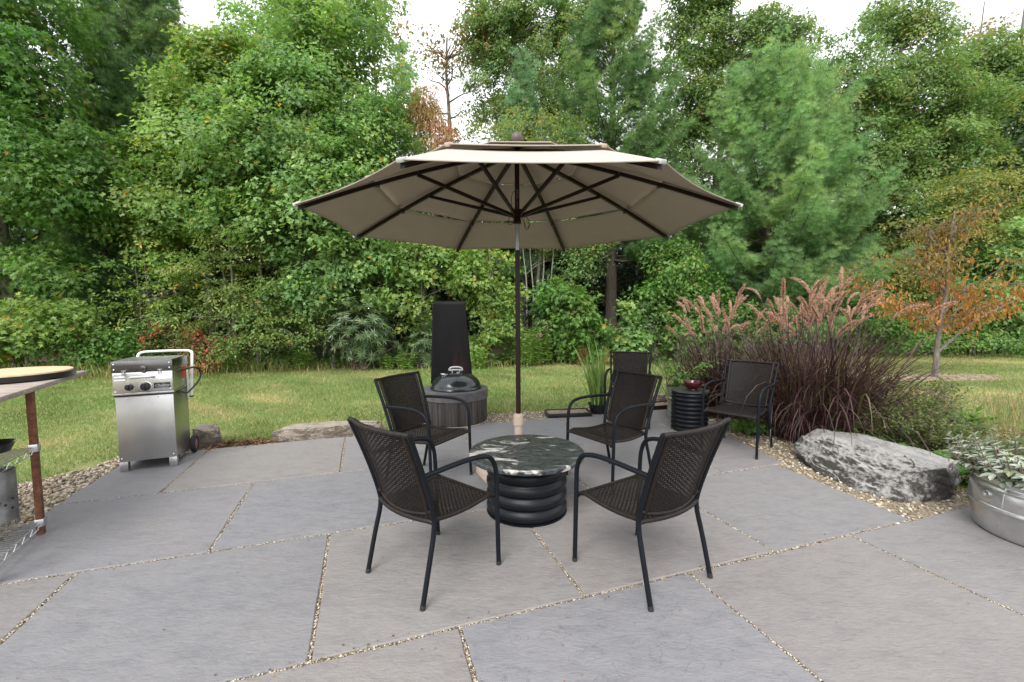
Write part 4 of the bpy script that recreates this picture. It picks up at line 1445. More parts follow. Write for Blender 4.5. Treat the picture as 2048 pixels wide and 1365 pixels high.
# ------------------------------------------------------------------ fire pit with kettle lid, and the steel screen behind it
FP = Vector((-.735, 5.58, 0))
fp = thing('fire_pit', 'round fire pit clad in charred wooden staves with a concrete rim', 'fire pit', FP)
b = MB()
for k in range(30):
    a = 2 * PI * k / 30
    d = Vector((math.cos(a), math.sin(a), 0)); s = Vector((-d.y, d.x, 0))
    w = .082 * random.uniform(.93, 1.03) / 2
    o_ = random.uniform(-.004, .004)
    Mx = Matrix((( d.x, s.x, 0), (d.y, s.y, 0), (0, 0, 1)))
    b.box(d * (.392 + o_) + Vector((0, 0, .162)), (.024, 2 * w, .294 + random.uniform(-.008, .004)), Mx)
b.build('stave_wall', M_STAVE, fp, bevel=.003)
b = MB(); b.lathe([(.30, .02), (.378, .02), (.378, .29), (.30, .29)], 40, closed=True); b.build('inner_drum', M_BLACK, fp)
b = MB(); b.lathe([(.41, .0), (.416, .006), (.41, .012), (.40, .008)], 48, closed=True); b.build('base_hoop', simple('pale_hoop', (.30, .26, .2), .8), fp)
b = MB(); b.lathe([(.29, .30), (.412, .30), (.418, .306), (.418, .412), (.410, .420), (.29, .420)], 72, closed=True); b.build('concrete_rim', M_CONC, fp, smooth=30)
kl = thing('kettle_lid', 'shiny dark green domed kettle lid with a grey handle on the fire pit', 'lid', FP + Vector((.015, -.02, .420)))
b = MB(); b.lathe([(.315, .0), (.322, .006), (.318, .02), (.312, .028), (.312, .045), (.300, .075), (.272, .115), (.225, .155), (.16, .183), (.09, .198), (.001, .204)], 72); b.build('dome', M_ENAMEL, kl, smooth=50)
b = MB(); b.lathe([(.310, .0), (.326, .002), (.327, .012), (.312, .016)], 72, closed=True); b.build('rim', M_ENAMEL, kl, smooth=50)
b = MB(); b.tube(smooth_path([(-.085, 0, .225), (-.075, 0, .258), (-.03, 0, .268), (.03, 0, .268), (.075, 0, .258), (.085, 0, .225), (.05, 0, .232), (-.05, 0, .232), (-.085, 0, .225)], 2), .012, 10, caps=False); b.build('handle', M_GREYPL, kl)
b = MB(); b.tube([(-.045, 0, .19), (-.045, 0, .235)], .008, 8); b.tube([(.045, 0, .19), (.045, 0, .235)], .008, 8); b.tube([(.03, -.06, .196), (.03, -.06, .212)], .014, 12); b.build('handle_post', M_CHROME, kl)
b = MB(); b.tube([(-.13, -.07, .183), (-.13, -.07, .192)], .045, 20); b.box((-.155, -.085, .196), (.05, .012, .01)); b.build('vent', M_ALU, kl)

sc = thing('fire_screen', 'tall black curved sheet steel screen with rust stains behind the fire pit', 'fire screen', (-.82, 5.93, .42))
b = MB()


def scr(u, v, t=0):
    z = 1.11 * v
    x0 = -.285 + .045 * v; x1 = .285 - .09 * v
    x = x0 + (x1 - x0) * u
    q = (u - .5) * 2
    return Vector((x, -.035 * q * q + t, z))


b.grid(lambda u, v: scr(u, v), 24, 24)
o = b.build('steel_sheet', M_SHEET, sc, smooth=60)
md = o.modifiers.new('plate', 'SOLIDIFY'); md.thickness = .004
b = MB(); b.tube([scr(u / 12, 1) for u in range(13)], .005, 6); b.build('top_bead', M_SHEET, sc)
b = MB(); b.box((0, .0, .02), (.30, .03, .04)); b.build('foot_bracket', M_SHEET, sc)

# ------------------------------------------------------------------ wire shelf with board top, far left
E1 = Vector((.468, -.884, 0)); E2 = Vector((-.884, -.468, 0))
PC = Vector((-3.012, 2.715, 0))
wt = thing('work_table', 'weathered plank table top on rusty square posts with two wire shelves', 'work table', PC)
corner = Vector((-3.373, 3.47, 0)) - PC
b = MB()
q = [corner, corner + E1 * 1.55, corner + E1 * 1.55 + E2 * 1.25, corner + E2 * 1.25]
for i in range(5):
    f0, f1 = i / 5, (i + 1) / 5
    a0, a1 = q[0].lerp(q[3], f0), q[0].lerp(q[3], f1)
    c0, c1 = q[1].lerp(q[2], f0), q[1].lerp(q[2], f1)
    g = E2 * .0015
    b.prism([(p.x, p.y) for p in (a0 + g, c0 + g, c1 - g, a1 - g)], .919, .950 + random.uniform(-.0015, .0015))
tp = b.build('tabletop', M_BOARD, wt, bevel=.003)
for e in ((0, 0), (.62, 0), (0, .95), (.62, .95)):
    p = E1 * e[0] + E2 * e[1]
    Mx = Matrix(((E1.x, -E2.x, 0), (E1.y, -E2.y, 0), (0, 0, 1)))
    b = MB(); b.box(p + Vector((0, 0, .459)), (.034, .034, .918), Mx); pst = b.build('post', M_RUST, wt, bevel=.003)
    for z in (.548, .064):
        b = MB(); b.box(p + Vector((0, 0, z + .012)), (.045, .045, .05), Mx); b.build('shelf_clamp', M_CHROME, pst, bevel=.004)
for z in (.56, .076):
    b = MB()
    c4 = [Vector((0, 0, z)), E1 * .62 + Vector((0, 0, z)), E1 * .62 + E2 * .95 + Vector((0, 0, z)), E2 * .95 + Vector((0, 0, z))]
    for a_, c_ in zip(c4, c4[1:] + c4[:1]):
        lo_ = Vector((0, 0, -.035))
        b.tube([a_, c_], .0028, 6); b.tube([a_ + lo_, c_ + lo_], .0028, 6)
        n = int((c_ - a_).length / .045)
        b.tube([a_.lerp(c_, i / n) + (lo_ if i % 2 else Vector((0, 0, 0))) for i in range(n + 1)], .0017, 5)
    for i in range(1, 20):
        f = i / 20
        b.tube([c4[0].lerp(c4[1], f) + Vector((0, 0, .003)), c4[3].lerp(c4[2], f) + Vector((0, 0, .003))], .0022, 5)
    for i in range(1, 5):
        f = i / 5
        b.tube([c4[0].lerp(c4[3], f) - Vector((0, 0, .002)), c4[1].lerp(c4[2], f) - Vector((0, 0, .002))], .003, 5)
    b.build('wire_shelf', M_CHROME, wt)
pn = thing('griddle_pan', 'round black iron griddle with a pale wooden board inside it on the plank table', 'griddle', (-3.46, 3.02, .9515))
b = MB(); b.lathe([(.001, 0), (.29, 0), (.312, .006), (.318, .042), (.312, .044), (.302, .040), (.001, .036)], 64); b.build('pan_body', M_BLACK, pn, smooth=40)
b = MB(); b.lathe([(.001, .037), (.298, .037), (.303, .043), (.300, .052), (.001, .053)], 64); b.build('wooden_board', M_LIGHTWOOD, pn, smooth=35)
cs = thing('chimney_starter', 'sooty galvanised charcoal chimney starter on the lower wire shelf', 'chimney starter', (-3.225, 2.66, .083))
M_SOOT = NT('sooty_zinc')
v = M_SOOT.coord('Object')
sn = M_SOOT.noise(v, 9, 5)
M_SOOT.set(Base_Color=M_SOOT.ramp(sn, [(.35, (.16, .16, .16)), (.7, (.42, .42, .42))]), Metallic=.85, Roughness=.45)
M_SOOT = M_SOOT.m
b = MB(); b.lathe([(.098, .03), (.098, .345), (.093, .345), (.093, .03)], 48, closed=True); b.build('cylinder', M_SOOT, cs, smooth=50)
b = MB()
for k in range(22):
    a = 2 * PI * k / 22
    d = Vector((math.cos(a), math.sin(a), 0))
    b.tube([d * .0955 + Vector((0, 0, .0)), d * .0955 + Vector((0, 0, .034))], .005, 6)
b.tube(arc((0, 0, .003), .0955, 0, 2 * PI, 40, (1, 0, 0), (0, 1, 0)), .004, 6, caps=False)
b.build('vent_ring', M_SOOT, cs)
b = MB(); b.tube(smooth_path([(-.09, -.03, .30), (-.19, -.04, .29), (-.20, -.04, .13), (-.09, -.03, .10)], 3), .009, 8); b.build('handle', M_BLACK, cs)
b = MB()
for (a, z) in ((R(-38), .11), (R(-30), .16), (R(-45), .20), (R(-62), .13), (R(-15), .14), (R(5), .11), (R(8), .17)):
    d = Vector((math.cos(a), math.sin(a), 0))
    b.tube([d * .096 + Vector((0, 0, z)), d * .0988 + Vector((0, 0, z))], .008, 10)
b.build('vent_hole', M_BLACK, cs)
gv = thing('iron_skillet', 'black iron skillet on the upper wire shelf', 'skillet', (-3.155, 2.60, .5655))
b = MB(); b.lathe([(.001, 0), (.085, 0), (.107, .05), (.112, .055), (.103, .05), (.08, .008), (.001, .006)], 40); b.build('pan_body', M_BLACK, gv, smooth=50)
b = MB(); b.box((-.15, -.08, .042), (.14, .026, .012), Matrix.Rotation(R(28), 3, 'Z')); b.build('handle', M_BLACK, gv, bevel=.004)

# ------------------------------------------------------------------ rocks
def rock(name, label, pts, mat, sub=4, amp=.02, sc=5, seed=1, origin=None, fine=.006, strat=0.0, chips=0.0):
    bm = bmesh.new()
    c = Vector(origin) if origin else sum((Vector(p) for p in pts), Vector()) / len(pts)
    c.z = 0
    for p in pts: bm.verts.new(Vector(p) - c)
    r = bmesh.ops.convex_hull(bm, input=bm.verts)
    bmesh.ops.delete(bm, geom=[g for g in r['geom_interior'] if isinstance(g, bmesh.types.BMVert)], context='VERTS')
    bmesh.ops.triangulate(bm, faces=bm.faces)
    for i in range(sub):
        es = bm.edges[:]
        bmesh.ops.subdivide_edges(bm, edges=es, cuts=1, use_grid_fill=True, smooth=.0)
        bmesh.ops.triangulate(bm, faces=bm.faces)
        if i < 2:
            bmesh.ops.smooth_vert(bm, verts=bm.verts, factor=.16, use_axis_x=True, use_axis_y=True, use_axis_z=True)
    bm.normal_update()
    for v in bm.verts:
        p = v.co
        d = amp * noise.fractal(p * sc + Vector((seed * 11, 0, 0)), .9, 2.1, 5) + fine * noise.noise(p * sc * 7)
        d += amp * .8 * (noise.noise(Vector((p.x * sc * .6 + seed, p.y * sc * .6, p.z * sc * 1.5))) > .12) * .5
        if strat: d += strat * math.sin((p.z + .25 * p.x) * 95 + 3 * noise.noise(p * 4))
        v.co += v.normal * d
    me = bpy.data.meshes.new(name); bm.to_mesh(me); bm.free()
    me.polygons.foreach_set('use_smooth', [True] * len(me.polygons))
    me.set_sharp_from_angle(angle=R(38))
    me.materials.append(mat)
    o = bpy.data.objects.new(name, me); col.objects.link(o); o.location = c
    return tag(o, label, 'rock')


rock('boulder', 'large grey banded boulder with dark stained sides beside the patio gravel', [
    (2.66, 3.97, -.02), (2.60, 3.60, -.03), (2.66, 3.28, -.03), (2.80, 3.08, -.03), (2.91, 3.05, -.03), (3.16, 3.10, -.03), (3.42, 3.3, -.03), (3.5, 3.6, -.03), (3.4, 4.1, -.03), (3.0, 4.4, -.03),
    (2.66, 4.12, .10), (2.74, 4.1, .165), (2.86, 3.9, .225), (2.94, 3.62, .225), (3.05, 3.4, .25), (3.04, 3.18, .205), (3.19, 3.17, .222), (3.0, 4.3, .225), (3.36, 4.1, .21), (3.49, 3.85, .19), (3.62, 3.5, .165), (3.53, 3.37, .12), (2.72, 3.55, .08), (2.80, 3.3, .09)],
    M_ROCK, 5, .016, 6, 2, strat=.0022)
rock('flat_rock', 'long low tan rock lying between the lawn and the patio edge', [
    (-2.66, 4.66, -.03), (-2.42, 4.64, -.03), (-2.1, 4.74, -.03), (-1.74, 4.93, -.03), (-1.5, 5.05, -.03), (-1.5, 5.3, -.03), (-2.0, 5.2, -.03), (-2.6, 4.95, -.03),
    (-2.64, 4.70, .10), (-2.55, 4.72, .145), (-2.2, 4.78, .145), (-1.9, 4.92, .135), (-1.6, 5.06, .11), (-1.6, 5.25, .12), (-2.1, 5.12, .15), (-2.5, 4.92, .155)],
    M_ROCKT, 5, .014, 7, 5, strat=.003).scale = (1, .9, .82)
rock('small_boulder', 'blocky tan boulder just behind the wheel of the grill cart', [
    (-3.36, 4.46, -.03), (-3.16, 4.44, -.03), (-3.06, 4.62, -.03), (-3.25, 4.85, -.03), (-3.5, 4.75, -.03), (-3.36, 4.5, .21), (-3.2, 4.47, .20), (-3.11, 4.6, .17), (-3.26, 4.8, .22), (-3.46, 4.7, .22), (-3.09, 4.54, .08)],
    M_ROCKT, 4, .014, 9, 7).scale = (.88, .88, .9)
rock('pale_boulder', 'rounded pale boulder on the lawn behind the farthest chair', [
    (2.05, 6.5, -.03), (2.33, 6.48, -.03), (2.4, 6.75, -.03), (2.1, 6.85, -.03), (2.08, 6.55, .13), (2.28, 6.53, .12), (2.34, 6.7, .11), (2.14, 6.75, .15), (2.0, 6.65, .08)],
    M_ROCKT, 4, .01, 8, 9)

# ------------------------------------------------------------------ trays, pots, tub
def tray(label, c, sx, sy, rz):
    root = thing('seed_tray', label, 'tray', c, rz, 'black seed trays on the patio edge')
    b = MB()
    h, t_ = .055, .008
    for (cx, cy_, x, y) in ((0, -sy / 2, sx, t_), (0, sy / 2, sx, t_), (-sx / 2, 0, t_, sy - t_ - .001), (sx / 2, 0, t_, sy - t_ - .001)):
        b.box((cx, cy_, h / 2), (x, y, h))
    b.box((0, 0, .004), (sx - t_ - .001, sy - t_ - .001, .006))
    b.build('tray_body', M_BLACK, root, bevel=.002)
    b = MB(); b.grid(lambda u, v: Vector(((u - .5) * (sx - .02), (v - .5) * (sy - .02), .040 + .008 * noise.noise(Vector((u * 9, v * 6, sx))))), 24, 10); b.build('soil', M_SOILD, root)
    return root


tray('black plastic tray of dry soil lying before the reeds', (.74, 5.82, 0), .58, .27, R(8))
tray('black plastic tray of dry soil in front of the pale boulder', (2.12, 6.25, 0), .50, .26, R(14))


# ------------------------------------------------------------------ pot plants and border plants
def reed_clump():
    root = thing('reed_plant', 'upright green reed with sword shaped leaves in a black pot behind the chairs', 'potted plant', (1.17, 5.95, 0))
    b = MB(); b.lathe([(.10, 0), (.13, .11), (.138, .115), (.138, .13), (.128, .13), (.12, .11), (.001, .105)], 28); b.build('pot', M_BLACK, root, smooth=40)
    n = 95
    B = np.stack([RNG.normal(0, .05, n), RNG.normal(0, .05, n), np.full(n, .10)], 1)
    ribbon_set('foliage', B, RNG.random(n) * 2 * PI, RNG.uniform(.35, .98, n), RNG.uniform(.012, .022, n), RNG.uniform(.02, .42, n), RNG.uniform(0, .45, n), L_REED, root)


reed_clump()


def bucket_plant():
    root = thing('bucket_planter', 'tall galvanised bucket with a lanky green tomato plant behind the ribbed drum', 'planter', (2.17, 5.60, 0))
    b = MB(); b.lathe([(.15, 0), (.152, .02), (.185, .40), (.192, .405), (.192, .415), (.182, .415), (.175, .37), (.001, .37)], 40); bo = b.build('bucket', M_GALV, root, smooth=40)
    b = MB()
    for z in (.12, .27): b.lathe([(.153 + .087 * z, z), (.160 + .087 * z, z + .008), (.153 + .087 * z, z + .016)], 40)
    b.build('hoop', M_GALV, bo)
    b = MB(); b.lathe([(.174, .371), (.001, .378)], 30); b.build('soil', M_SOIL, root)
    mb = MB(); P, D = [], []
    for k in range(8):
        a = random.random() * 6.28; L = random.uniform(.3, .62)
        pts = [Vector((0, 0, .37)) + Vector((math.cos(a), math.sin(a), 0)) * (L * .75 * t_ ** 1.4) + Vector((0, 0, L * (t_ - .22 * t_ * t_))) + Vector((random.uniform(-.015, .015), random.uniform(-.015, .015), 0)) for t_ in [i / 6 for i in range(7)]]
        mb.tube(pts, [.006 - .0006 * i for i in range(7)], 5)
        for i in range(1, 7):
            for s in range(4):
                d = Vector((random.gauss(0, 1), random.gauss(0, 1), random.uniform(-.6, .4))).normalized()
                P.append(pts[i] + d * random.uniform(.02, .11)); D.append(d + Vector((0, 0, -.4)))
    mb.build('stem', M_STEM, root)
    leaves('foliage', [tuple(p) for p in P], [tuple(d) for d in D], RNG.normal(size=(len(P), 3)) * .5 + (0, 0, 1), RNG.uniform(.05, .09, len(P)), T_OAK, L_BUSH, root)


bucket_plant()


def sage_tub():
    c = Vector((3.295, 2.597, 0))
    root = thing('tub_planter', 'round galvanised wash tub planted with grey green sage at the patio corner', 'planter', c)
    b = MB()
    b.lathe([(.325, 0), (.338, .006), (.345, .02), (.348, .05), (.362, .12), (.366, .155), (.369, .160), (.376, .166), (.380, .176), (.376, .186), (.369, .192), (.372, .20), (.366, .27), (.360, .285), (.364, .29), (.366, .297), (.360, .305), (.352, .312), (.350, .33), (.354, .336), (.356, .343), (.350, .350), (.338, .350), (.335, .31), (.33, .27), (.001, .27)], 96)
    tubo = b.build('tub', M_GALV, root, smooth=45)
    b = MB()
    for a in (R(186), R(232), R(300)):
        d = Vector((math.cos(a), math.sin(a), 0))
        b.tube([d * (.351 + .0) + Vector((0, 0, .325)), d * .362 + Vector((0, 0, .28)), d * .371 + Vector((0, 0, .20))], .0035, 6)
    b.build('seam', M_GALV, tubo)
    b = MB(); a = R(172)
    d = Vector((math.cos(a), math.sin(a), 0)); s = Vector((-d.y, d.x, 0))
    b.tube(arc(d * .370 + Vector((0, 0, .25)), .02, 0, 2 * PI, 20, s, Vector((0, 0, 1))), .005, 6, caps=False); b.build('handle_eye', M_GALV, tubo)
    b = MB(); b.lathe([(.333, .272), (.2, .285), (.001, .295)], 40); b.build('soil', M_SOIL, root)
    # woody stems with paired felted leaves
    mb = MB(); P, D, N, S, r = [], [], [], [], []
    for k in range(270):
        a = random.random() * 6.28; q = math.sqrt(random.random())
        base = Vector((math.cos(a), math.sin(a), 0)) * (.24 * q) + Vector((0, 0, .28))
        out = Vector((math.cos(a), math.sin(a), 0))
        h = random.uniform(.17, .34) * (1.05 - .35 * q)
        tip = base + out * (.06 + .20 * q * random.uniform(.6, 1.2)) + Vector((0, 0, h))
        mid = (base + tip) / 2 + Vector((0, 0, -.03)) + out * .03
        pts = smooth_path([base, mid, tip], 2)
        mb.tube(pts, [.0035] * len(pts), 4, caps=False)
        m = 12
        for i in range(m):
            f = .35 + .65 * i / (m - 1)
            p = pts[min(len(pts) - 1, int(f * (len(pts) - 1)))]
            an = i * 1.57 + random.uniform(-.4, .4)
            ax = (tip - mid).normalized()
            e1 = ax.orthogonal().normalized(); e2 = ax.cross(e1)
            d = e1 * math.cos(an) + e2 * math.sin(an) + ax * (.25 + .5 * (f > .85))
            d.z -= .2 * (1 - f)
            P.append(p); D.append(d); N.append(ax + Vector((0, 0, .4))); S.append(random.uniform(.04, .074) * (1.05 - .45 * max(0, f - .7) / .3)); r.append(min(1, max(0, random.gauss(.25 + .5 * f, .14))))
    mb.build('stem', M_TWIG, root)
    leaves('foliage', [tuple(p) for p in P], [tuple(p) for p in D], [tuple(p) for p in N], S, T_OVAL, L_SAGE, root, np.array(r))


sage_tub()

# ------------------------------------------------------------------ purple fountain grass
M_PLUME = leaf_mat('plume_bristle', [(0, (.13, .04, .045)), (.3, (.34, .16, .155)), (.65, (.57, .37, .32)), (1, (.74, .57, .49))], trans=.45, rough=.8, tboost=1.25, gain=1.1)


def plume_mesh(name, L, w, bend, seed, n=620):
    r = np.random.default_rng(seed)
    tt = r.random(n)
    ang = bend * tt
    cx, cz = L * np.sin(ang) / max(bend, 1e-3), 0
    # arc length parametrised bend in the xz plane
    px = L * (1 - np.cos(bend * tt)) / bend
    pz = L * np.sin(bend * tt) / bend
    tg = np.stack([np.sin(bend * tt), np.zeros(n), np.cos(bend * tt)], 1)
    n1 = np.stack([np.cos(bend * tt), np.zeros(n), -np.sin(bend * tt)], 1)
    n2 = np.tile(np.array([[0, 1.0, 0]]), (n, 1))
    a = r.random(n) * 2 * PI
    rd = n1 * np.cos(a)[:, None] + n2 * np.sin(a)[:, None]
    D = rd * .8 + tg * r.uniform(.4, 1.2, n)[:, None]
    prof = np.clip(np.sin(PI * np.clip(tt * .93 + .06, 0, 1)) ** .5, .15, 1)
    P = np.stack([px, np.zeros(n), pz], 1)
    S = w * prof * r.uniform(.6, 1.25, n)
    tm = (np.array([(0, .10, 0), (0, -.10, 0), (1, 0, 0)]), np.array([(0, 1, 2)]))
    D = unit(D); N = unit(np.cross(D, r.normal(size=(n, 3)))); B = np.cross(N, D)
    V = P[:, None] + S[:, None, None] * (tm[0][None, :, 0:1] * D[:, None] + tm[0][None, :, 1:2] * B[:, None])
    F = tm[1][None] + (np.arange(n) * 3)[:, None, None]
    rn = np.repeat(np.clip(.35 + .25 * r.normal(size=n), 0, .8), 3).reshape(n, 3)
    rn[:, 2] = np.clip(rn[:, 2] + .4, 0, 1)
    o = raw_mesh(name, V.reshape(-1, 3), F.reshape(-1, 3), M_PLUME, None, rn.ravel())
    me = o.data
    bpy.data.objects.remove(o)
    return me


PLUMES = [plume_mesh('plume', L, w, b, 40 + i) for i, (L, w, b) in enumerate(((.29, .034, .5), (.32, .032, .9), (.26, .034, .25), (.33, .031, 1.3), (.23, .033, .7)))]


def fountain_grass(label, c, nb, Lr, npl, rad, azs=None, zmax=1.0, hrange=(.02, .75)):
    root = thing('fountain_grass', label, 'ornamental grass', c, 0, 'purple fountain grass clumps')
    B = np.stack([RNG.normal(0, rad, nb), RNG.normal(0, rad, nb), np.full(nb, -.02)], 1)
    A = np.arctan2(B[:, 1], B[:, 0]) + RNG.normal(size=nb) * 1.0
    L = RNG.uniform(*Lr, nb)
    H = np.abs(RNG.normal(.0, .25, nb)) + .02
    ribbon_set('foliage', B, A, L, RNG.uniform(.006, .014, nb), H, np.where(RNG.random(nb) < .3, RNG.uniform(1.4, 2.8, nb), RNG.uniform(.15, 1.4, nb)), L_PURPLE, root, 8, np.clip(RNG.normal(.45, .25, nb), 0, 1))
    mb = MB()
    for i in range(npl):
        a = random.random() * 2 * PI if azs is None else random.uniform(*azs)
        H0 = random.uniform(*hrange)
        Ls = random.uniform(.78, 1.1) * zmax
        b0 = Vector((random.gauss(0, rad * .7), random.gauss(0, rad * .7), 0))
        d = Vector((math.cos(a), math.sin(a), 0))
        pts = [b0.copy()]
        p = b0.copy()
        for k in range(7):
            an = H0 * (.35 + .75 * (k / 6) ** 1.3)
            p = p + (d * math.sin(an) + Vector((0, 0, math.cos(an)))) * (Ls / 7)
            pts.append(p.copy())
        mb.tube(pts, [.0032 - .0002 * k for k in range(8)], 4, caps=False)
        o = bpy.data.objects.new('plume', random.choice(PLUMES))
        col.objects.link(o); o.parent = root
        tdir = (pts[-1] - pts[-2]).normalized()
        X = (d - tdir * d.dot(tdir)).normalized()
        Y = tdir.cross(X)
        Mx = Matrix(((X.x, Y.x, tdir.x, 0), (X.y, Y.y, tdir.y, 0), (X.z, Y.z, tdir.z, 0), (0, 0, 0, 1)))
        o.matrix_local = Matrix.Translation(pts[-1]) @ Mx @ Matrix.Rotation(random.uniform(-.5, .5), 4, 'Z') @ Matrix.Scale(random.uniform(.85, 1.15), 4)
    mb.build('stem', M_STEMP, root)
    return root


fountain_grass('purple fountain grass clump nearest the boulder, dense dark blades and tall plumes', (3.42, 4.95, 0), 1900, (.65, 1.6), 62, .25, None, 1.46, (.02, .66))
fountain_grass('smaller purple fountain grass clump behind the ribbed drum, plumes fanning to the lawn', (2.86, 5.95, 0), 1300, (.6, 1.4), 46, .21, None, 1.36, (.05, .85))
fountain_grass('lowest purple fountain grass clump, spilling over the gravel at the end of the boulder', (3.13, 4.62, 0), 520, (.35, .8), 0, .10)

# ------------------------------------------------------------------ low shrubs behind the boulder
def shrub(name, label, c, rx, ry, h, nst, per, size, tmpl, mat, cat='shrub', group=None, stem=None, hmin=.35, jit=.8, spreadz=.15):
    root = thing(name, label, cat, (c[0], c[1], 0), 0, group)
    mb = MB(); P, D = [], []
    for k in range(nst):
        a = random.random() * 6.28; q = math.sqrt(random.random())
        e = Vector((math.cos(a) * rx * q, math.sin(a) * ry * q, h * random.uniform(hmin, 1) * (1.1 - .5 * q)))
        b0 = Vector((e.x * .3, e.y * .3, -.02))
        pts = smooth_path([b0, b0.lerp(e, .5) + Vector((0, 0, h * .12)), e], 2)
        mb.tube(pts, [.004 * (1 - .6 * i / len(pts)) for i in range(len(pts))], 4, caps=False)
        for i in range(per):
            f = .25 + .75 * random.random()
            p = pts[min(len(pts) - 1, int(f * len(pts)))]
            d = Vector((random.gauss(0, 1), random.gauss(0, 1), random.gauss(.2, .6))).normalized()
            P.append(p + d * random.uniform(0, spreadz * h)); D.append(d)
    P = np.array([tuple(p) for p in P]); D = np.array([tuple(p) for p in D])
    ok = P[:, 2] > .015
    P, D = P[ok], D[ok]
    leaves('foliage', P, D, RNG.normal(size=(len(P), 3)) * jit * .6 + (0, -.15, 1), size * RNG.uniform(.6, 1.25, len(P)), tmpl, mat, root)
    mb.build('stem', stem or M_TWIG, root)
    return root


shrub('spirea_shrub', 'fine leaved olive shrub with dark wiry stems right behind the boulder', (3.95, 4.25), .55, .5, .62, 120, 55, .032, T_OVAL, L_SPIREA, spreadz=.12)
shrub('spirea_shrub', 'taller thin shrub of dark upright twigs behind the olive shrub', (4.45, 4.75), .38, .35, .95, 40, 42, .034, T_OVAL, L_SPIREA, hmin=.6, spreadz=.07)
shrub('spirea_shrub', 'low dark brownish shrub between the boulder and the wash tub', (4.25, 3.72), .55, .42, .40, 110, 48, .03, T_OVAL, L_SPIREA, spreadz=.15)
shrub('strawberry_plant', 'bright green leafy ground cover hugging the back edge of the boulder', (3.50, 4.28), .42, .22, .20, 60, 9, .065, T_MAPLE, L_BUSH, 'plant', hmin=.6)
shrub('strawberry_plant', 'dark green leafy ground cover between boulder and wash tub', (3.78, 3.42), .34, .42, .24, 80, 10, .06, T_MAPLE, L_MAPLE, 'plant', hmin=.4)
shrub('strawberry_plant', 'small green leafy plant under the chair by the purple grass', (2.72, 4.95), .30, .22, .16, 50, 9, .055, T_MAPLE, L_BUSH, 'plant', hmin=.5)
shrub('seedling_plant', 'pale green broad leaved seedling in straw behind the shrubs', (5.15, 4.85), .14, .14, .34, 18, 10, .10, T_OAK, L_WEED, 'plant', hmin=.5)
shrub('seedling_plant', 'yellow green seedling nearest the wash tub', (4.78, 3.95), .13, .13, .28, 16, 9, .09, T_OAK, L_WEED, 'plant', hmin=.5)
shrub('seedling_plant', 'bluish green broad leaved seedling between the twiggy shrubs', (4.75, 4.6), .14, .14, .30, 14, 9, .09, T_OAK, L_RHODO, 'plant', hmin=.5)
L_WISP = leaf_mat('fern_needle', [(0, (.10, .14, .06)), (1, (.17, .21, .11))])
# wispy asparagus fern and dry stalks at the right edge
for (lab, x, y, n, hh, mt) in (('wispy blue green asparagus fern at the far right of the bed', 5.55, 4.75, 130, .9, L_WISP), ('dry brown stalks standing in straw behind the wash tub', 5.25, 4.35, 90, .75, L_DRY), ('loose tuft of tan and green stalks on the lawn side of the seedlings', 4.6, 5.35, 70, .55, L_DRY)):
    root = thing('wispy_plant', lab, 'plant', (x, y, 0))
    B = np.stack([RNG.normal(0, .17, n), RNG.normal(0, .15, n), np.full(n, -.02)], 1)
    o, Pc = ribbon_set('foliage', B, RNG.random(n) * 2 * PI, RNG.uniform(.4, 1.05, n) * hh, np.full(n, .004), RNG.uniform(.02, .4, n), RNG.uniform(0, .7, n), mt, root, 6)
    Q = Pc[:, 2:].reshape(-1, 3); Q = np.repeat(Q, 3, 0)
    leaves('needles', Q, RNG.normal(size=(len(Q), 3)) + (0, 0, .4), RNG.normal(size=(len(Q), 3)), RNG.uniform(.03, .08, len(Q)), (np.array([(0, .02, 0), (0, -.02, 0), (1, 0, 0)]), np.array([(0, 1, 2)])), mt, root)

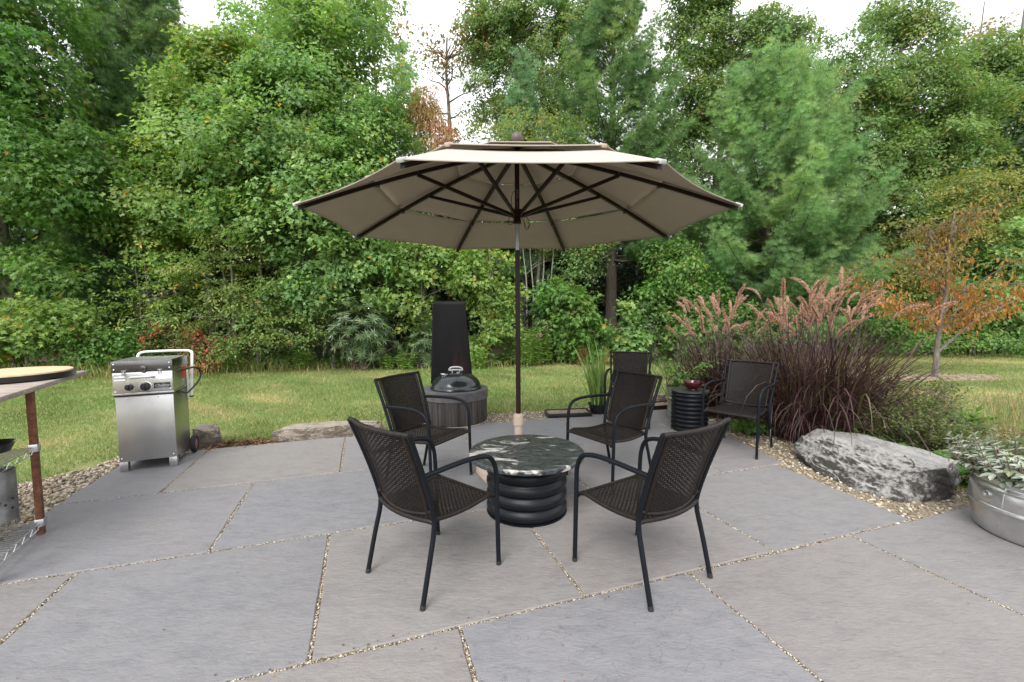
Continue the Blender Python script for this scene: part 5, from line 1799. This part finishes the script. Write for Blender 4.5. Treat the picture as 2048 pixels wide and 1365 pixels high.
# ------------------------------------------------------------------ cherry in autumn colour on the right lawn
def cherry():
    base = Vector((8.72, 9.0, 0))
    root = thing('cherry_tree', 'young cherry tree with drooping orange leaves on the right lawn', 'tree', base)
    mb = MB()
    trunk = smooth_path([(0, 0, -.05), (.0, 0, .5), (.03, 0, 1.1), (.14, .0, 1.8), (.12, 0, 2.6), (.2, 0, 3.3)], 2)
    mb.tube(trunk, [.052 * (1 - .85 * i / (len(trunk) - 1)) + .006 for i in range(len(trunk))], 10)
    P, D, rn = [], [], []
    def br(a, e, r0, nleaf, low):
        pts = limb(mb, a, e, r0, .005, .06, 6, 6)
        for i in range(nleaf):
            f = random.uniform(.18, 1) * 5.999
            k = int(f); p = pts[k].lerp(pts[k + 1], f - k)
            off = Vector((random.gauss(0, .13), random.gauss(0, .13), random.gauss(.0, .10)))
            P.append(p + off); D.append(Vector((random.gauss(0, .45), random.gauss(0, .45), -1)))
            z = (p + off).z
            rn.append(min(1, max(0, random.gauss(.72 if z < 2.0 else .36, .2))))
        for s in range(5):
            k = random.randint(1, 5)
            q = pts[k] + Vector((random.gauss(0, .32), random.gauss(0, .32), random.uniform(-.12, .28)))
            limb(mb, pts[k], q, .008, .003, .03, 4, 3)
            for i in range(nleaf // 7):
                p = pts[k].lerp(q, random.uniform(.3, 1.1)) + Vector((random.gauss(0, .07), random.gauss(0, .07), random.gauss(0, .06)))
                P.append(p); D.append(Vector((random.gauss(0, .45), random.gauss(0, .45), -1)))
                rn.append(min(1, max(0, random.gauss(.72 if p.z < 2.0 else .36, .2))))
    br((.02, 0, .48), (1.95, -.1, 1.85), .028, 130, 1)
    br((.02, 0, .95), (1.75, .3, 1.35), .018, 120, 1)
    br((.0, 0, 1.0), (-.95, -.1, 1.5), .02, 140, 1)
    for k in range(24):
        a = random.random() * 6.28
        z0 = random.uniform(1.1, 3.0)
        L = (2.2 if z0 < 2.0 else .85) * random.uniform(.6, 1.1) * (1.0 - .12 * (z0 - 1))
        i = min(len(trunk) - 1, int(len(trunk) * (z0 + .05) / 3.65))
        e = Vector((math.cos(a) * L, math.sin(a) * L * .8, z0 + random.uniform(.25, .75)))
        br(trunk[i], e, .014, 52 if z0 > 1.9 else 84, 0)
    leaves('crown', [tuple(p) for p in P], [tuple(p) for p in D], RNG.normal(size=(len(P), 3)) + (0, -.5, 0), RNG.uniform(.075, .12, len(P)), T_CHERRY, L_CHERRY, root, np.array(rn))
    mb.build('trunk', M_BARK, root, smooth=60)


cherry()

# ------------------------------------------------------------------ the wood
def E_(px, py, rx, ry, Y, ryd=None):
    """crown ellipsoid surveyed from the photograph: centre, half width and half height seen at depth Y"""
    p = at(px, py, Y)
    k = Y / CF
    return (p.x, p.y, p.z, rx * k, (ryd if ryd else max(.3, rx * k * .85)), ry * k)


def B_(px, Y):
    return (at(px, 600, Y).x, Y)


def Z_(py, Y, px=1024):
    return at(px, py, Y).z


# left: maple at the frame edge, white pines, big tulip poplars
broad_tree('maple_tree', 'dark green maple at the far left with a pale bare trunk', B_(18, 11.2), 9.6, [E_(-20, 40, 150, 220, 11.0), E_(50, 330, 170, 130, 10.8), E_(140, 360, 90, 70, 10.5), E_(120, 540, 70, 70, 10.6), E_(-60, 500, 80, 120, 10.8), E_(10, 180, 120, 130, 10.6)], 330, 84, .44, .11, T_MAPLE, L_MAPLE, M_BARKP, .15, droop=.4)
pine('pine_tree', 'tall dark white pine behind the far left maple', B_(300, 14.6), 1.6, 13.5, 3.5, L_PINE, .2, 8, .52, .17, dens=1.2, bot=.8, pw=.5)
pine('pine_tree', 'low dark young pine in the shade left of the grill cart', B_(215, 11.9), .5, 4.4, 1.35, L_PINE_D, .06, 6, .34, .15, dens=1.1)
broad_tree('tulip_tree', 'tallest bright green tulip poplar left of the umbrella', B_(650, 12.8), 10.8, [E_(640, 190, 170, 180, 12.6), E_(560, 330, 210, 130, 12.2), E_(740, 330, 125, 140, 12.2), E_(670, 60, 95, 100, 12.8), E_(660, 440, 190, 90, 12.0), E_(770, 430, 70, 80, 12.2), E_(540, 170, 100, 120, 12.6)], 640, 96, .42, .095, T_TULIP, L_TULIP, M_BARK, .17, up=1.0, out=.7, droop=.15, shell=.62, nlimb=34)
broad_tree('tulip_tree', 'smaller tulip poplar with yellow flecks left of the tall one', B_(420, 12.2), 8.6, [E_(425, 250, 95, 150, 12.2), E_(380, 400, 120, 100, 11.9), E_(330, 330, 80, 70, 11.9), E_(440, 120, 60, 60, 12.2), E_(300, 450, 70, 60, 11.6)], 300, 92, .38, .095, T_TULIP, L_TULIP_Y, M_BARK, .12, up=1.0, out=.7, droop=.15, shell=.6)
broad_tree('maple_tree', 'pale topped maple rising behind the tall tulip poplar', B_(585, 17.5), 12.6, [E_(590, 30, 75, 80, 17.5), E_(555, 150, 80, 90, 17.2), E_(650, 40, 50, 70, 17.5), E_(480, 110, 40, 80, 17.5)], 170, 70, .55, .12, T_MAPLE, L_TULIP, M_BARK, .17)
broad_tree('oak_tree', 'oak with sparse browning leaves above the tall tulip poplar', B_(760, 20), 15.4, [E_(740, 20, 75, 55, 20), E_(700, -20, 60, 50, 20), E_(780, 60, 40, 25, 20)], 46, 34, .55, .17, T_OAK, L_OAKB, M_BARK, .15, twigs=1)
broad_tree('oak_tree', 'scraggy half bare oak with brown leaf tufts against the sky', B_(902, 18), Z_(75, 18), [E_(875, 95, 45, 22, 18), E_(905, 130, 30, 22, 18), E_(950, 60, 45, 45, 18), E_(862, 135, 22, 22, 18), E_(940, 130, 30, 14, 18)], 26, 30, .42, .17, T_OAK, L_OAKB, M_BARKD, .20, nlimb=22, flat=.3)
mb = MB()
sn = [o for o in bpy.data.objects if o.name.startswith('oak_tree')][-1]
for (z, dx, dz) in ((9.2, -1.5, .1), (9.0, .9, .35), (8.6, -.5, .35), (8.2, .55, .2), (9.6, 1.1, .6), (9.9, -1.0, 1.0), (10.3, .35, 1.3), (7.7, .3, .12), (8.9, -.3, .2)):
    mb = MB()
    limb(mb, (0, 0, z), (dx, random.uniform(-.3, .3), z + dz), .04, .006, .05, 5, 5)
    mb.build('dead_limb', M_BARKD, sn)
pine('pine_tree', 'slim blue green pine top behind the red leaved tree', B_(815, 17), 5.0, Z_(90, 17), 1.25, L_PINE_B, .08, 6, .5, .16)
broad_tree('sourwood_tree', 'small tree turning red and tan beside the tall tulip poplar', B_(868, 12.4), Z_(180, 12.4), [E_(862, 235, 42, 55, 12.4), E_(888, 285, 34, 40, 12.4), E_(842, 205, 24, 30, 12.4), E_(865, 350, 45, 60, 12.4)], 120, 50, .28, .12, T_NARROW, L_SOUR, M_BARK, .07, droop=1.0)

# right of the umbrella pole
broad_tree('oak_tree', 'tall green oak with bright gaps directly above the umbrella', B_(1030, 18.5), 15.6, [E_(1015, 50, 75, 75, 18.5), E_(1000, 170, 70, 80, 18.2), E_(1100, 70, 85, 95, 18.5), E_(1060, 240, 90, 70, 18), E_(1120, 190, 80, 70, 18), E_(965, 60, 45, 60, 18.5), E_(1180, 30, 70, 60, 18.5)], 470, 96, .38, .13, T_OAK, L_OAK, M_BARKP, .2, nlimb=46, twigs=2)
pine('pine_tree', 'slim blue green pine directly above the umbrella finial', B_(1048, 16.2), 2.5, Z_(105, 16.2), 1.6, L_PINE_B, .09, 6, .5, .16)
pine('pine_tree', 'tall soft white pine above the right half of the umbrella, dark trunk showing below', B_(1222, 15), 3.2, 12.2, 2.9, L_PINE, .22, 7, .55, .17, dens=1.1, bot=.85, pw=.6)
broad_tree('dogwood_tree', 'yellow green small leaved tree just behind the umbrella top', B_(1060, 13.4), Z_(225, 13.4), [E_(1070, 285, 95, 50, 13.4), E_(975, 290, 60, 50, 13.4), E_(1000, 380, 120, 70, 13.4), E_(1110, 380, 80, 80, 13.4)], 190, 44, .36, .08, T_OVAL, L_GOLD, M_BARK, .07, stems=3, core=.05)
broad_tree('oak_tree', 'oak with branches leaning right above the round bright pine', B_(1410, 17), 14.2, [E_(1420, 60, 60, 70, 17), E_(1390, 190, 80, 100, 17), E_(1500, 90, 85, 60, 17), E_(1580, 75, 70, 28, 17), E_(1450, 230, 90, 60, 17), E_(1560, 160, 70, 50, 17), E_(1350, 60, 40, 70, 17.2), E_(1400, -20, 70, 50, 17), E_(1350, 300, 70, 70, 17.2), E_(1370, 400, 80, 70, 17)], 470, 96, .38, .13, T_OAK, L_OAK, M_BARKP, .18, nlimb=46, lean=.9, twigs=2)
mb = MB()
sn = [o for o in bpy.data.objects if o.name.startswith('oak_tree')][-1]
for (p0, p1) in (((1500, 190), (1660, 85)), ((1480, 260), (1560, 120)), ((1470, 130), (1600, 40))):
    a_, c_ = at(p0[0], p0[1], 17) - sn.location, at(p1[0], p1[1], 17) - sn.location
    mb = MB()
    limb(mb, a_, c_, .06, .01, .03, 6, 6)
    mb.build('bare_limb', M_BARKP, sn)
pine('pine_tree', 'broad rounded bright green white pine right of the umbrella', B_(1535, 13.6), .5, Z_(150, 13.6), 3.35, L_PINE_L, .2, 9, .50, .16, dens=1.25, bot=.75, pw=.46)
pine('pine_tree', 'second leader of soft green pine at the shoulder of the rounded one', B_(1610, 14.4), 1.5, Z_(200, 14.4), 2.2, L_PINE_L, .12, 7, .5, .16, pw=.5)
broad_tree('oak_tree', 'big spreading oak with a grey leaning trunk at the right', B_(1735, 16.5), Z_(40, 16.5), [E_(1775, 40, 60, 45, 16.5), E_(1850, 60, 60, 40, 16.5), E_(1690, 190, 110, 90, 16.2), E_(1830, 190, 90, 70, 16.2), E_(1720, 330, 90, 80, 16), E_(1860, 300, 110, 80, 16), E_(1790, 430, 120, 80, 15.8), E_(1640, 290, 60, 60, 16), E_(1700, 520, 70, 70, 15.8), E_(1930, 250, 80, 80, 16.2)], 760, 96, .37, .125, T_OAK, L_OAK, M_BARK, .26, nlimb=64, lean=.9, twigs=2)
broad_tree('oak_tree', 'oak with a reddish thin top at the far right', B_(2010, 18.5), 14.0, [E_(1990, 230, 90, 110, 18.5), E_(2040, 160, 60, 80, 18.5), E_(1960, 120, 60, 45, 18.5), E_(2040, 370, 80, 90, 18.3), E_(1950, 360, 60, 80, 18.3)], 430, 92, .42, .135, T_OAK, L_OAK, M_BARK, .2, nlimb=46, twigs=2)
broad_tree('oak_tree', 'wispy rust tinted tree top behind the big spreading oak', B_(1930, 20), 14.6, [E_(1960, 70, 55, 25, 20), E_(1900, 140, 60, 35, 20), E_(1850, 220, 60, 40, 20)], 40, 30, .5, .17, T_OAK, L_OAKB, M_BARK, .12, twigs=1)
broad_tree('birch_tree', 'golden green small leaved tree above the orange cherry', B_(1930, 14), Z_(330, 14), [E_(1930, 395, 105, 55, 14), E_(1880, 480, 90, 60, 13.8), E_(1990, 480, 90, 70, 13.8), E_(1800, 560, 70, 60, 13.5)], 330, 56, .40, .09, T_OVAL, L_GOLD, M_BARK, .08, up=1.1, flat=.16)
broad_tree('maple_tree', 'bright green maple sapling behind the orange cherry', B_(2000, 13.2), Z_(430, 13.2), [E_(2010, 520, 70, 80, 13.2), E_(2030, 620, 80, 60, 13.1), E_(1940, 610, 70, 70, 13.1)], 150, 44, .38, .12, T_MAPLE, L_TULIP, M_BARK, .06, stems=3)
broad_tree('leafy_bush', 'dense mid green bush behind the tall plumes of the purple grass', B_(1720, 12.9), Z_(560, 12.9), [E_(1720, 640, 90, 60, 12.9), E_(1800, 655, 70, 50, 12.9), E_(1650, 650, 70, 60, 12.9)], 150, 44, .32, .10, T_OAK, L_BUSH, M_BARK, .03, cat='bush', stems=4, crown='foliage', trunk_name='stem', core=.05)
broad_tree('leafy_bush', 'dark green bush under the rounded bright pine', B_(1520, 12.6), Z_(580, 12.6), [E_(1520, 650, 100, 55, 12.6), E_(1440, 650, 60, 50, 12.5)], 120, 44, .32, .10, T_OAK, L_BUSH, M_BARK, .03, cat='bush', stems=4, crown='foliage', trunk_name='stem', core=.05)
broad_tree('leafy_bush', 'bright low bush at the wood edge right of the cherry trunk', B_(1950, 12.9), Z_(640, 12.9), [E_(1960, 680, 110, 35, 12.9), E_(1860, 680, 60, 35, 12.9), E_(2070, 680, 60, 40, 12.9)], 130, 44, .30, .09, T_OAK, L_BUSH, M_BARK, .03, cat='bush', stems=4, crown='foliage', trunk_name='stem', core=.05)
broad_tree('oak_sapling', 'blue green leafy young oak at the left foot of the rounded pine', B_(1350, 12.4), Z_(470, 12.4), [E_(1350, 535, 65, 60, 12.4), E_(1395, 600, 60, 60, 12.3), E_(1310, 610, 50, 50, 12.3), E_(1360, 670, 70, 40, 12.2)], 190, 44, .34, .115, T_OAK, L_BUSH, M_BARK, .05, stems=3, core=.05)
broad_tree('tulip_sapling', 'small bright tulip poplar sapling in front of the dark pine trunk', B_(1243, 11.7), Z_(600, 11.7), [E_(1245, 625, 26, 26, 11.7), E_(1250, 680, 45, 35, 11.6)], 33, 34, .22, .12, T_TULIP, L_TULIP, M_BARK, .02, nlimb=10, core=.05)
broad_tree('maple_sapling', 'mid green maple sapling right of the umbrella pole', B_(1140, 11.7), Z_(560, 11.7), [E_(1140, 625, 60, 55, 11.7), E_(1110, 590, 40, 30, 11.7), E_(1165, 670, 50, 40, 11.6)], 79, 40, .30, .12, T_MAPLE, L_BUSH, M_BARK, .03, nlimb=14, core=.05)
broad_tree('birch_sapling', 'group of thin pale bare stems with a leafy top just right of the pole', B_(1080, 12.8), Z_(380, 12.8), [E_(1090, 450, 70, 45, 12.8), E_(1150, 500, 60, 30, 12.8), E_(1160, 545, 40, 20, 12.7)], 90, 40, .30, .10, T_OAK, L_OAK, M_BARKP, .032, stems=4, nlimb=12)

# left understorey
broad_tree('tulip_sapling', 'leafy tulip poplar sapling under the left rim of the umbrella', B_(690, 11.3), Z_(430, 11.3), [E_(640, 535, 85, 45, 11.2), E_(600, 590, 75, 45, 11.0), E_(720, 520, 70, 45, 11.2), E_(680, 590, 70, 35, 11.1), E_(560, 640, 60, 40, 10.9)], 129, 70, .30, .095, T_TULIP, L_TULIP, M_BARK, .05, stems=3, nlimb=21, core=.05)
broad_tree('tulip_sapling', 'yellow flecked tulip sapling above the fire screen', B_(850, 11.4), Z_(430, 11.4), [E_(830, 520, 75, 35, 11.4), E_(800, 600, 55, 35, 11.3), E_(850, 650, 45, 45, 11.2), E_(900, 540, 60, 40, 11.4)], 90, 66, .29, .095, T_TULIP, L_TULIP_Y, M_BARK, .04, stems=3, nlimb=18, core=.05)
broad_tree('tulip_sapling', 'yellowing sapling between the fire screen and the umbrella pole', B_(975, 11.6), Z_(450, 11.6), [E_(960, 530, 60, 35, 11.6), E_(990, 600, 45, 45, 11.5), E_(965, 680, 45, 40, 11.3), E_(1010, 660, 30, 60, 11.4)], 82, 66, .29, .095, T_MAPLE, L_TULIP_Y, M_BARK, .04, stems=3, nlimb=18, core=.05)
broad_tree('thin_tree', 'slender grey trunks of young trees seen under the umbrella rim', B_(745, 12.4), 5.2, [E_(740, 420, 70, 50, 12.4), E_(800, 440, 50, 40, 12.4)], 50, 36, .4, .12, T_TULIP, L_TULIP, M_BARKP, .05, stems=6, nlimb=12)
broad_tree('dogwood_tree', 'olive layered dogwood left of the fire pit', B_(480, 10.9), Z_(430, 10.9), [E_(470, 490, 75, 45, 10.9), E_(450, 560, 90, 50, 10.8), E_(520, 600, 85, 40, 10.6), E_(430, 640, 60, 40, 10.6), E_(560, 660, 85, 38, 10.4), E_(480, 690, 70, 30, 10.4)], 165, 66, .30, .072, T_OVAL, L_DOG, M_BARK, .06, stems=3, up=1.2, flat=.14, out=.35, core=.05)
broad_tree('beech_sapling', 'sapling with rows of small yellow edged leaves above the grill cart', B_(300, 10.9), Z_(500, 10.9), [E_(310, 560, 75, 70, 10.8), E_(280, 620, 80, 40, 10.7), E_(340, 500, 60, 50, 11), E_(370, 610, 60, 60, 10.8)], 93, 46, .30, .085, T_OVAL, L_TULIP_Y, M_BARK, .04, up=1.2, flat=.12, stems=2, core=.05)
broad_tree('berry_bush', 'bush with scarlet berries and leaves behind the grill handle', B_(400, 10.3), Z_(640, 10.3), [E_(400, 695, 45, 38, 10.2), E_(350, 670, 50, 35, 10.3), E_(430, 720, 30, 20, 10.1)], 64, 42, .24, .06, T_OVAL, L_RED, M_TWIG, .02, cat='bush', stems=3, crown='foliage', trunk_name='stem', nlimb=9, core=.05)
broad_tree('leafy_bush', 'orange flecked maple bush low at the far left', B_(60, 9.9), Z_(600, 9.9), [E_(50, 660, 90, 50, 9.8), E_(-30, 680, 70, 50, 9.8), E_(130, 640, 60, 40, 10)], 93, 60, .30, .10, T_MAPLE, L_TULIP_Y, M_BARK, .03, cat='bush', stems=3, crown='foliage', trunk_name='stem', nlimb=12, core=.05)
broad_tree('leafy_bush', 'small green bush in the gap left of the grill cart', B_(200, 10.3), Z_(640, 10.3), [E_(200, 690, 60, 35, 10.2), E_(260, 680, 50, 35, 10.3), E_(140, 705, 50, 22, 9.9)], 72, 42, .28, .09, T_OAK, L_BUSH, M_BARK, .03, cat='bush', stems=3, crown='foliage', trunk_name='stem', nlimb=9, core=.05)


def rhodo(label, px, py, rx, ry, Y, n):
    e = E_(px, py, rx, ry, Y)
    root = thing('rhododendron', label, 'bush', (e[0], e[1], 0), 0, 'rhododendrons at the wood edge')
    C, O = ell_points([(0, 0, e[2], e[3], e[4] * .6, e[5])], n, .5)
    ok = C[:, 2] > .08
    C, O = C[ok], O[ok]
    k = 11
    idx = np.repeat(np.arange(len(C)), k)
    m = len(idx)
    ax = unit(O[idx] * .8 + np.array([0, 0, .7]))
    a = np.tile(np.arange(k) * 2 * PI / k, len(C)) + RNG.random(len(C))[idx] * 6
    e1 = unit(np.cross(ax, np.array([0.3, .2, 1.0]))); e2 = np.cross(ax, e1)
    d = e1 * np.cos(a)[:, None] + e2 * np.sin(a)[:, None]
    D = d + ax * RNG.uniform(-.1, .5, m)[:, None]
    leaves('foliage', C[idx], D, ax, RNG.uniform(.13, .19, m), T_NARROW, L_RHODO, root)
    mb = MB()
    for i in range(14):
        limb(mb, (random.uniform(-.2, .2), 0, 0), Vector(C[random.randrange(len(C))]), .018, .006, .06, 5, 5)
    mb.build('stem', M_BARKD, root)


rhodo('largest dark rhododendron with whorled narrow leaves left of the fire pit', 715, 660, 85, 62, 10.6, 240)
rhodo('small rhododendron tucked behind the fire screen', 850, 690, 40, 45, 10.9, 90)
rhodo('grey green rhododendron right of the umbrella pole', 1085, 625, 50, 45, 11.9, 110)
rhodo('dark rhododendron behind the plumes of the purple grass', 1300, 660, 40, 60, 12.0, 90)

# wild flowers at the wood edge: leafy stems with dusty pink heads
def wild(label, px, py_top, Y, n, pink, mat=None, g='tall wild flowers at the wood edge'):
    x, y = B_(px, Y)
    ht = Z_(py_top, Y, px)
    root = thing('wildflower', label, 'wild flower', (x, y, 0), 0, g)
    mb = MB(); P, D = [], []; FP_ = []
    for k in range(n):
        a = random.random() * 6.28
        b0 = Vector((random.gauss(0, .14), random.gauss(0, .12), 0))
        h = ht * random.uniform(.6, 1.0)
        e = b0 + Vector((math.cos(a) * .12, math.sin(a) * .12, h))
        mb.tube([b0, b0.lerp(e, .5), e], [.006, .005, .003], 4, caps=False)
        m = int(h / .035)
        for i in range(m):
            f = .12 + .85 * i / m
            p = b0.lerp(e, f)
            for s in range(3):
                an = i * 1.1 + s * 2.09
                P.append(p); D.append(Vector((math.cos(an), math.sin(an), random.uniform(-.2, .5))))
        if k < pink:
            for i in range(60):
                FP_.append(e + Vector((random.gauss(0, .06), random.gauss(0, .06), random.gauss(.02, .035))))
    leaves('foliage', [tuple(p) for p in P], [tuple(p) for p in D], RNG.normal(size=(len(P), 3)) * .4 + (0, 0, 1), RNG.uniform(.09, .17, len(P)), T_NARROW, mat or L_WEED, root)
    mb.build('stem', M_STEM, root)
    if FP_:
        for i in range(0, len(FP_), 60):
            leaves('flower_blossom', [tuple(p) for p in FP_[i:i + 60]], RNG.normal(size=(60, 3)), RNG.normal(size=(60, 3)), RNG.uniform(.018, .034, 60), T_DIAMOND, L_PINK, root)


wild('bright leafy wildflower just right of the umbrella pole', 1062, 650, 11.1, 14, 0)
wild('pink headed wildflower nearest the umbrella pole', 1085, 640, 11.4, 10, 4)
wild('tall pink headed wildflower in front of the pale bare stems', 1112, 625, 11.6, 9, 4)
wild('pink headed wildflower in front of the maple sapling', 1148, 655, 11.5, 12, 4)
wild('leafy wildflower at the edge of the dark gap in the wood', 1172, 668, 11.5, 10, 2)
wild('pink headed wildflower left above the farthest chair', 1236, 655, 11.7, 12, 4)
wild('leafy wildflower behind the farthest chair', 1275, 668, 12.0, 14, 3)
wild('low leafy wildflower right of the farthest chair', 1320, 682, 12.2, 14, 1)
wild('red leaved weed among the pink wildflowers', 1165, 690, 11.2, 7, 0, L_RED)
wild('low green weed under the dogwood', 600, 695, 10.7, 12, 0)
wild('low green weed beside the large rhododendron', 790, 700, 10.7, 10, 0)
wild('yellow green weed right of the fire screen', 960, 695, 10.9, 12, 0)
wild('tall leafy weed behind the grill handle', 450, 690, 10.4, 10, 0)

# ------------------------------------------------------------------ deeper wood
back = [(40, 18, 480, 140, 200), (190, 17.5, 420, 130, 220), (380, 18, 520, 120, 170), (520, 17, 470, 110, 190), (690, 18, 480, 120, 180), (830, 17, 520, 110, 150), (960, 18, 470, 100, 170), (1120, 17.5, 520, 110, 150), (1290, 18, 480, 110, 190), (1450, 18, 520, 120, 170), (1640, 19, 560, 120, 120), (1810, 19, 570, 120, 110), (1990, 19, 570, 120, 100), (-90, 15, 380, 130, 300), (2130, 16, 420, 110, 260)]
for i, (px, Y, py, rx, ry) in enumerate(back):
    where = ['far left maple', 'tall dark pine', 'smaller tulip poplar', 'pale topped maple', 'tall tulip poplar', 'red leaved sourwood', 'yellowing sapling', 'pale bare stems', 'soft white pine', 'young blue green oak', 'rounded bright pine', 'big spreading oak', 'orange cherry', 'left edge of the work table', 'right end of the wood'][i]
    broad_tree('forest_tree', 'shaded forest tree deep in the wood behind the ' + where, B_(px, Y), max(6.0, Z_(py - ry, Y)), [E_(px, py, rx, ry, Y), E_(px + 40, py + 90, rx * .8, max(60, ry * .6), Y - .4), E_(px - 30, py - ry * .5, rx * .7, ry * .5, Y)], 150, 30, .75, .21, T_DIAMOND, L_FAR_SHADE, M_BARKD, .15, nlimb=14, group='shaded trees deep in the wood')
# the closed mass of the wood behind everything
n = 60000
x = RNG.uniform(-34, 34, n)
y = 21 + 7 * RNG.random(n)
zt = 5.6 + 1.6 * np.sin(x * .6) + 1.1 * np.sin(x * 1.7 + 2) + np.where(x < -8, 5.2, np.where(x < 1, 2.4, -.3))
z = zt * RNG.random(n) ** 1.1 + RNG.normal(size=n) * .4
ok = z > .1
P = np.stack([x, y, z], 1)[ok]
o = leaves('far_woods', P, RNG.normal(size=P.shape), RNG.normal(size=P.shape) * .6 + (0, -.5, .8), RNG.uniform(.3, .6, len(P)), T_DIAMOND, L_FAR_SHADE)
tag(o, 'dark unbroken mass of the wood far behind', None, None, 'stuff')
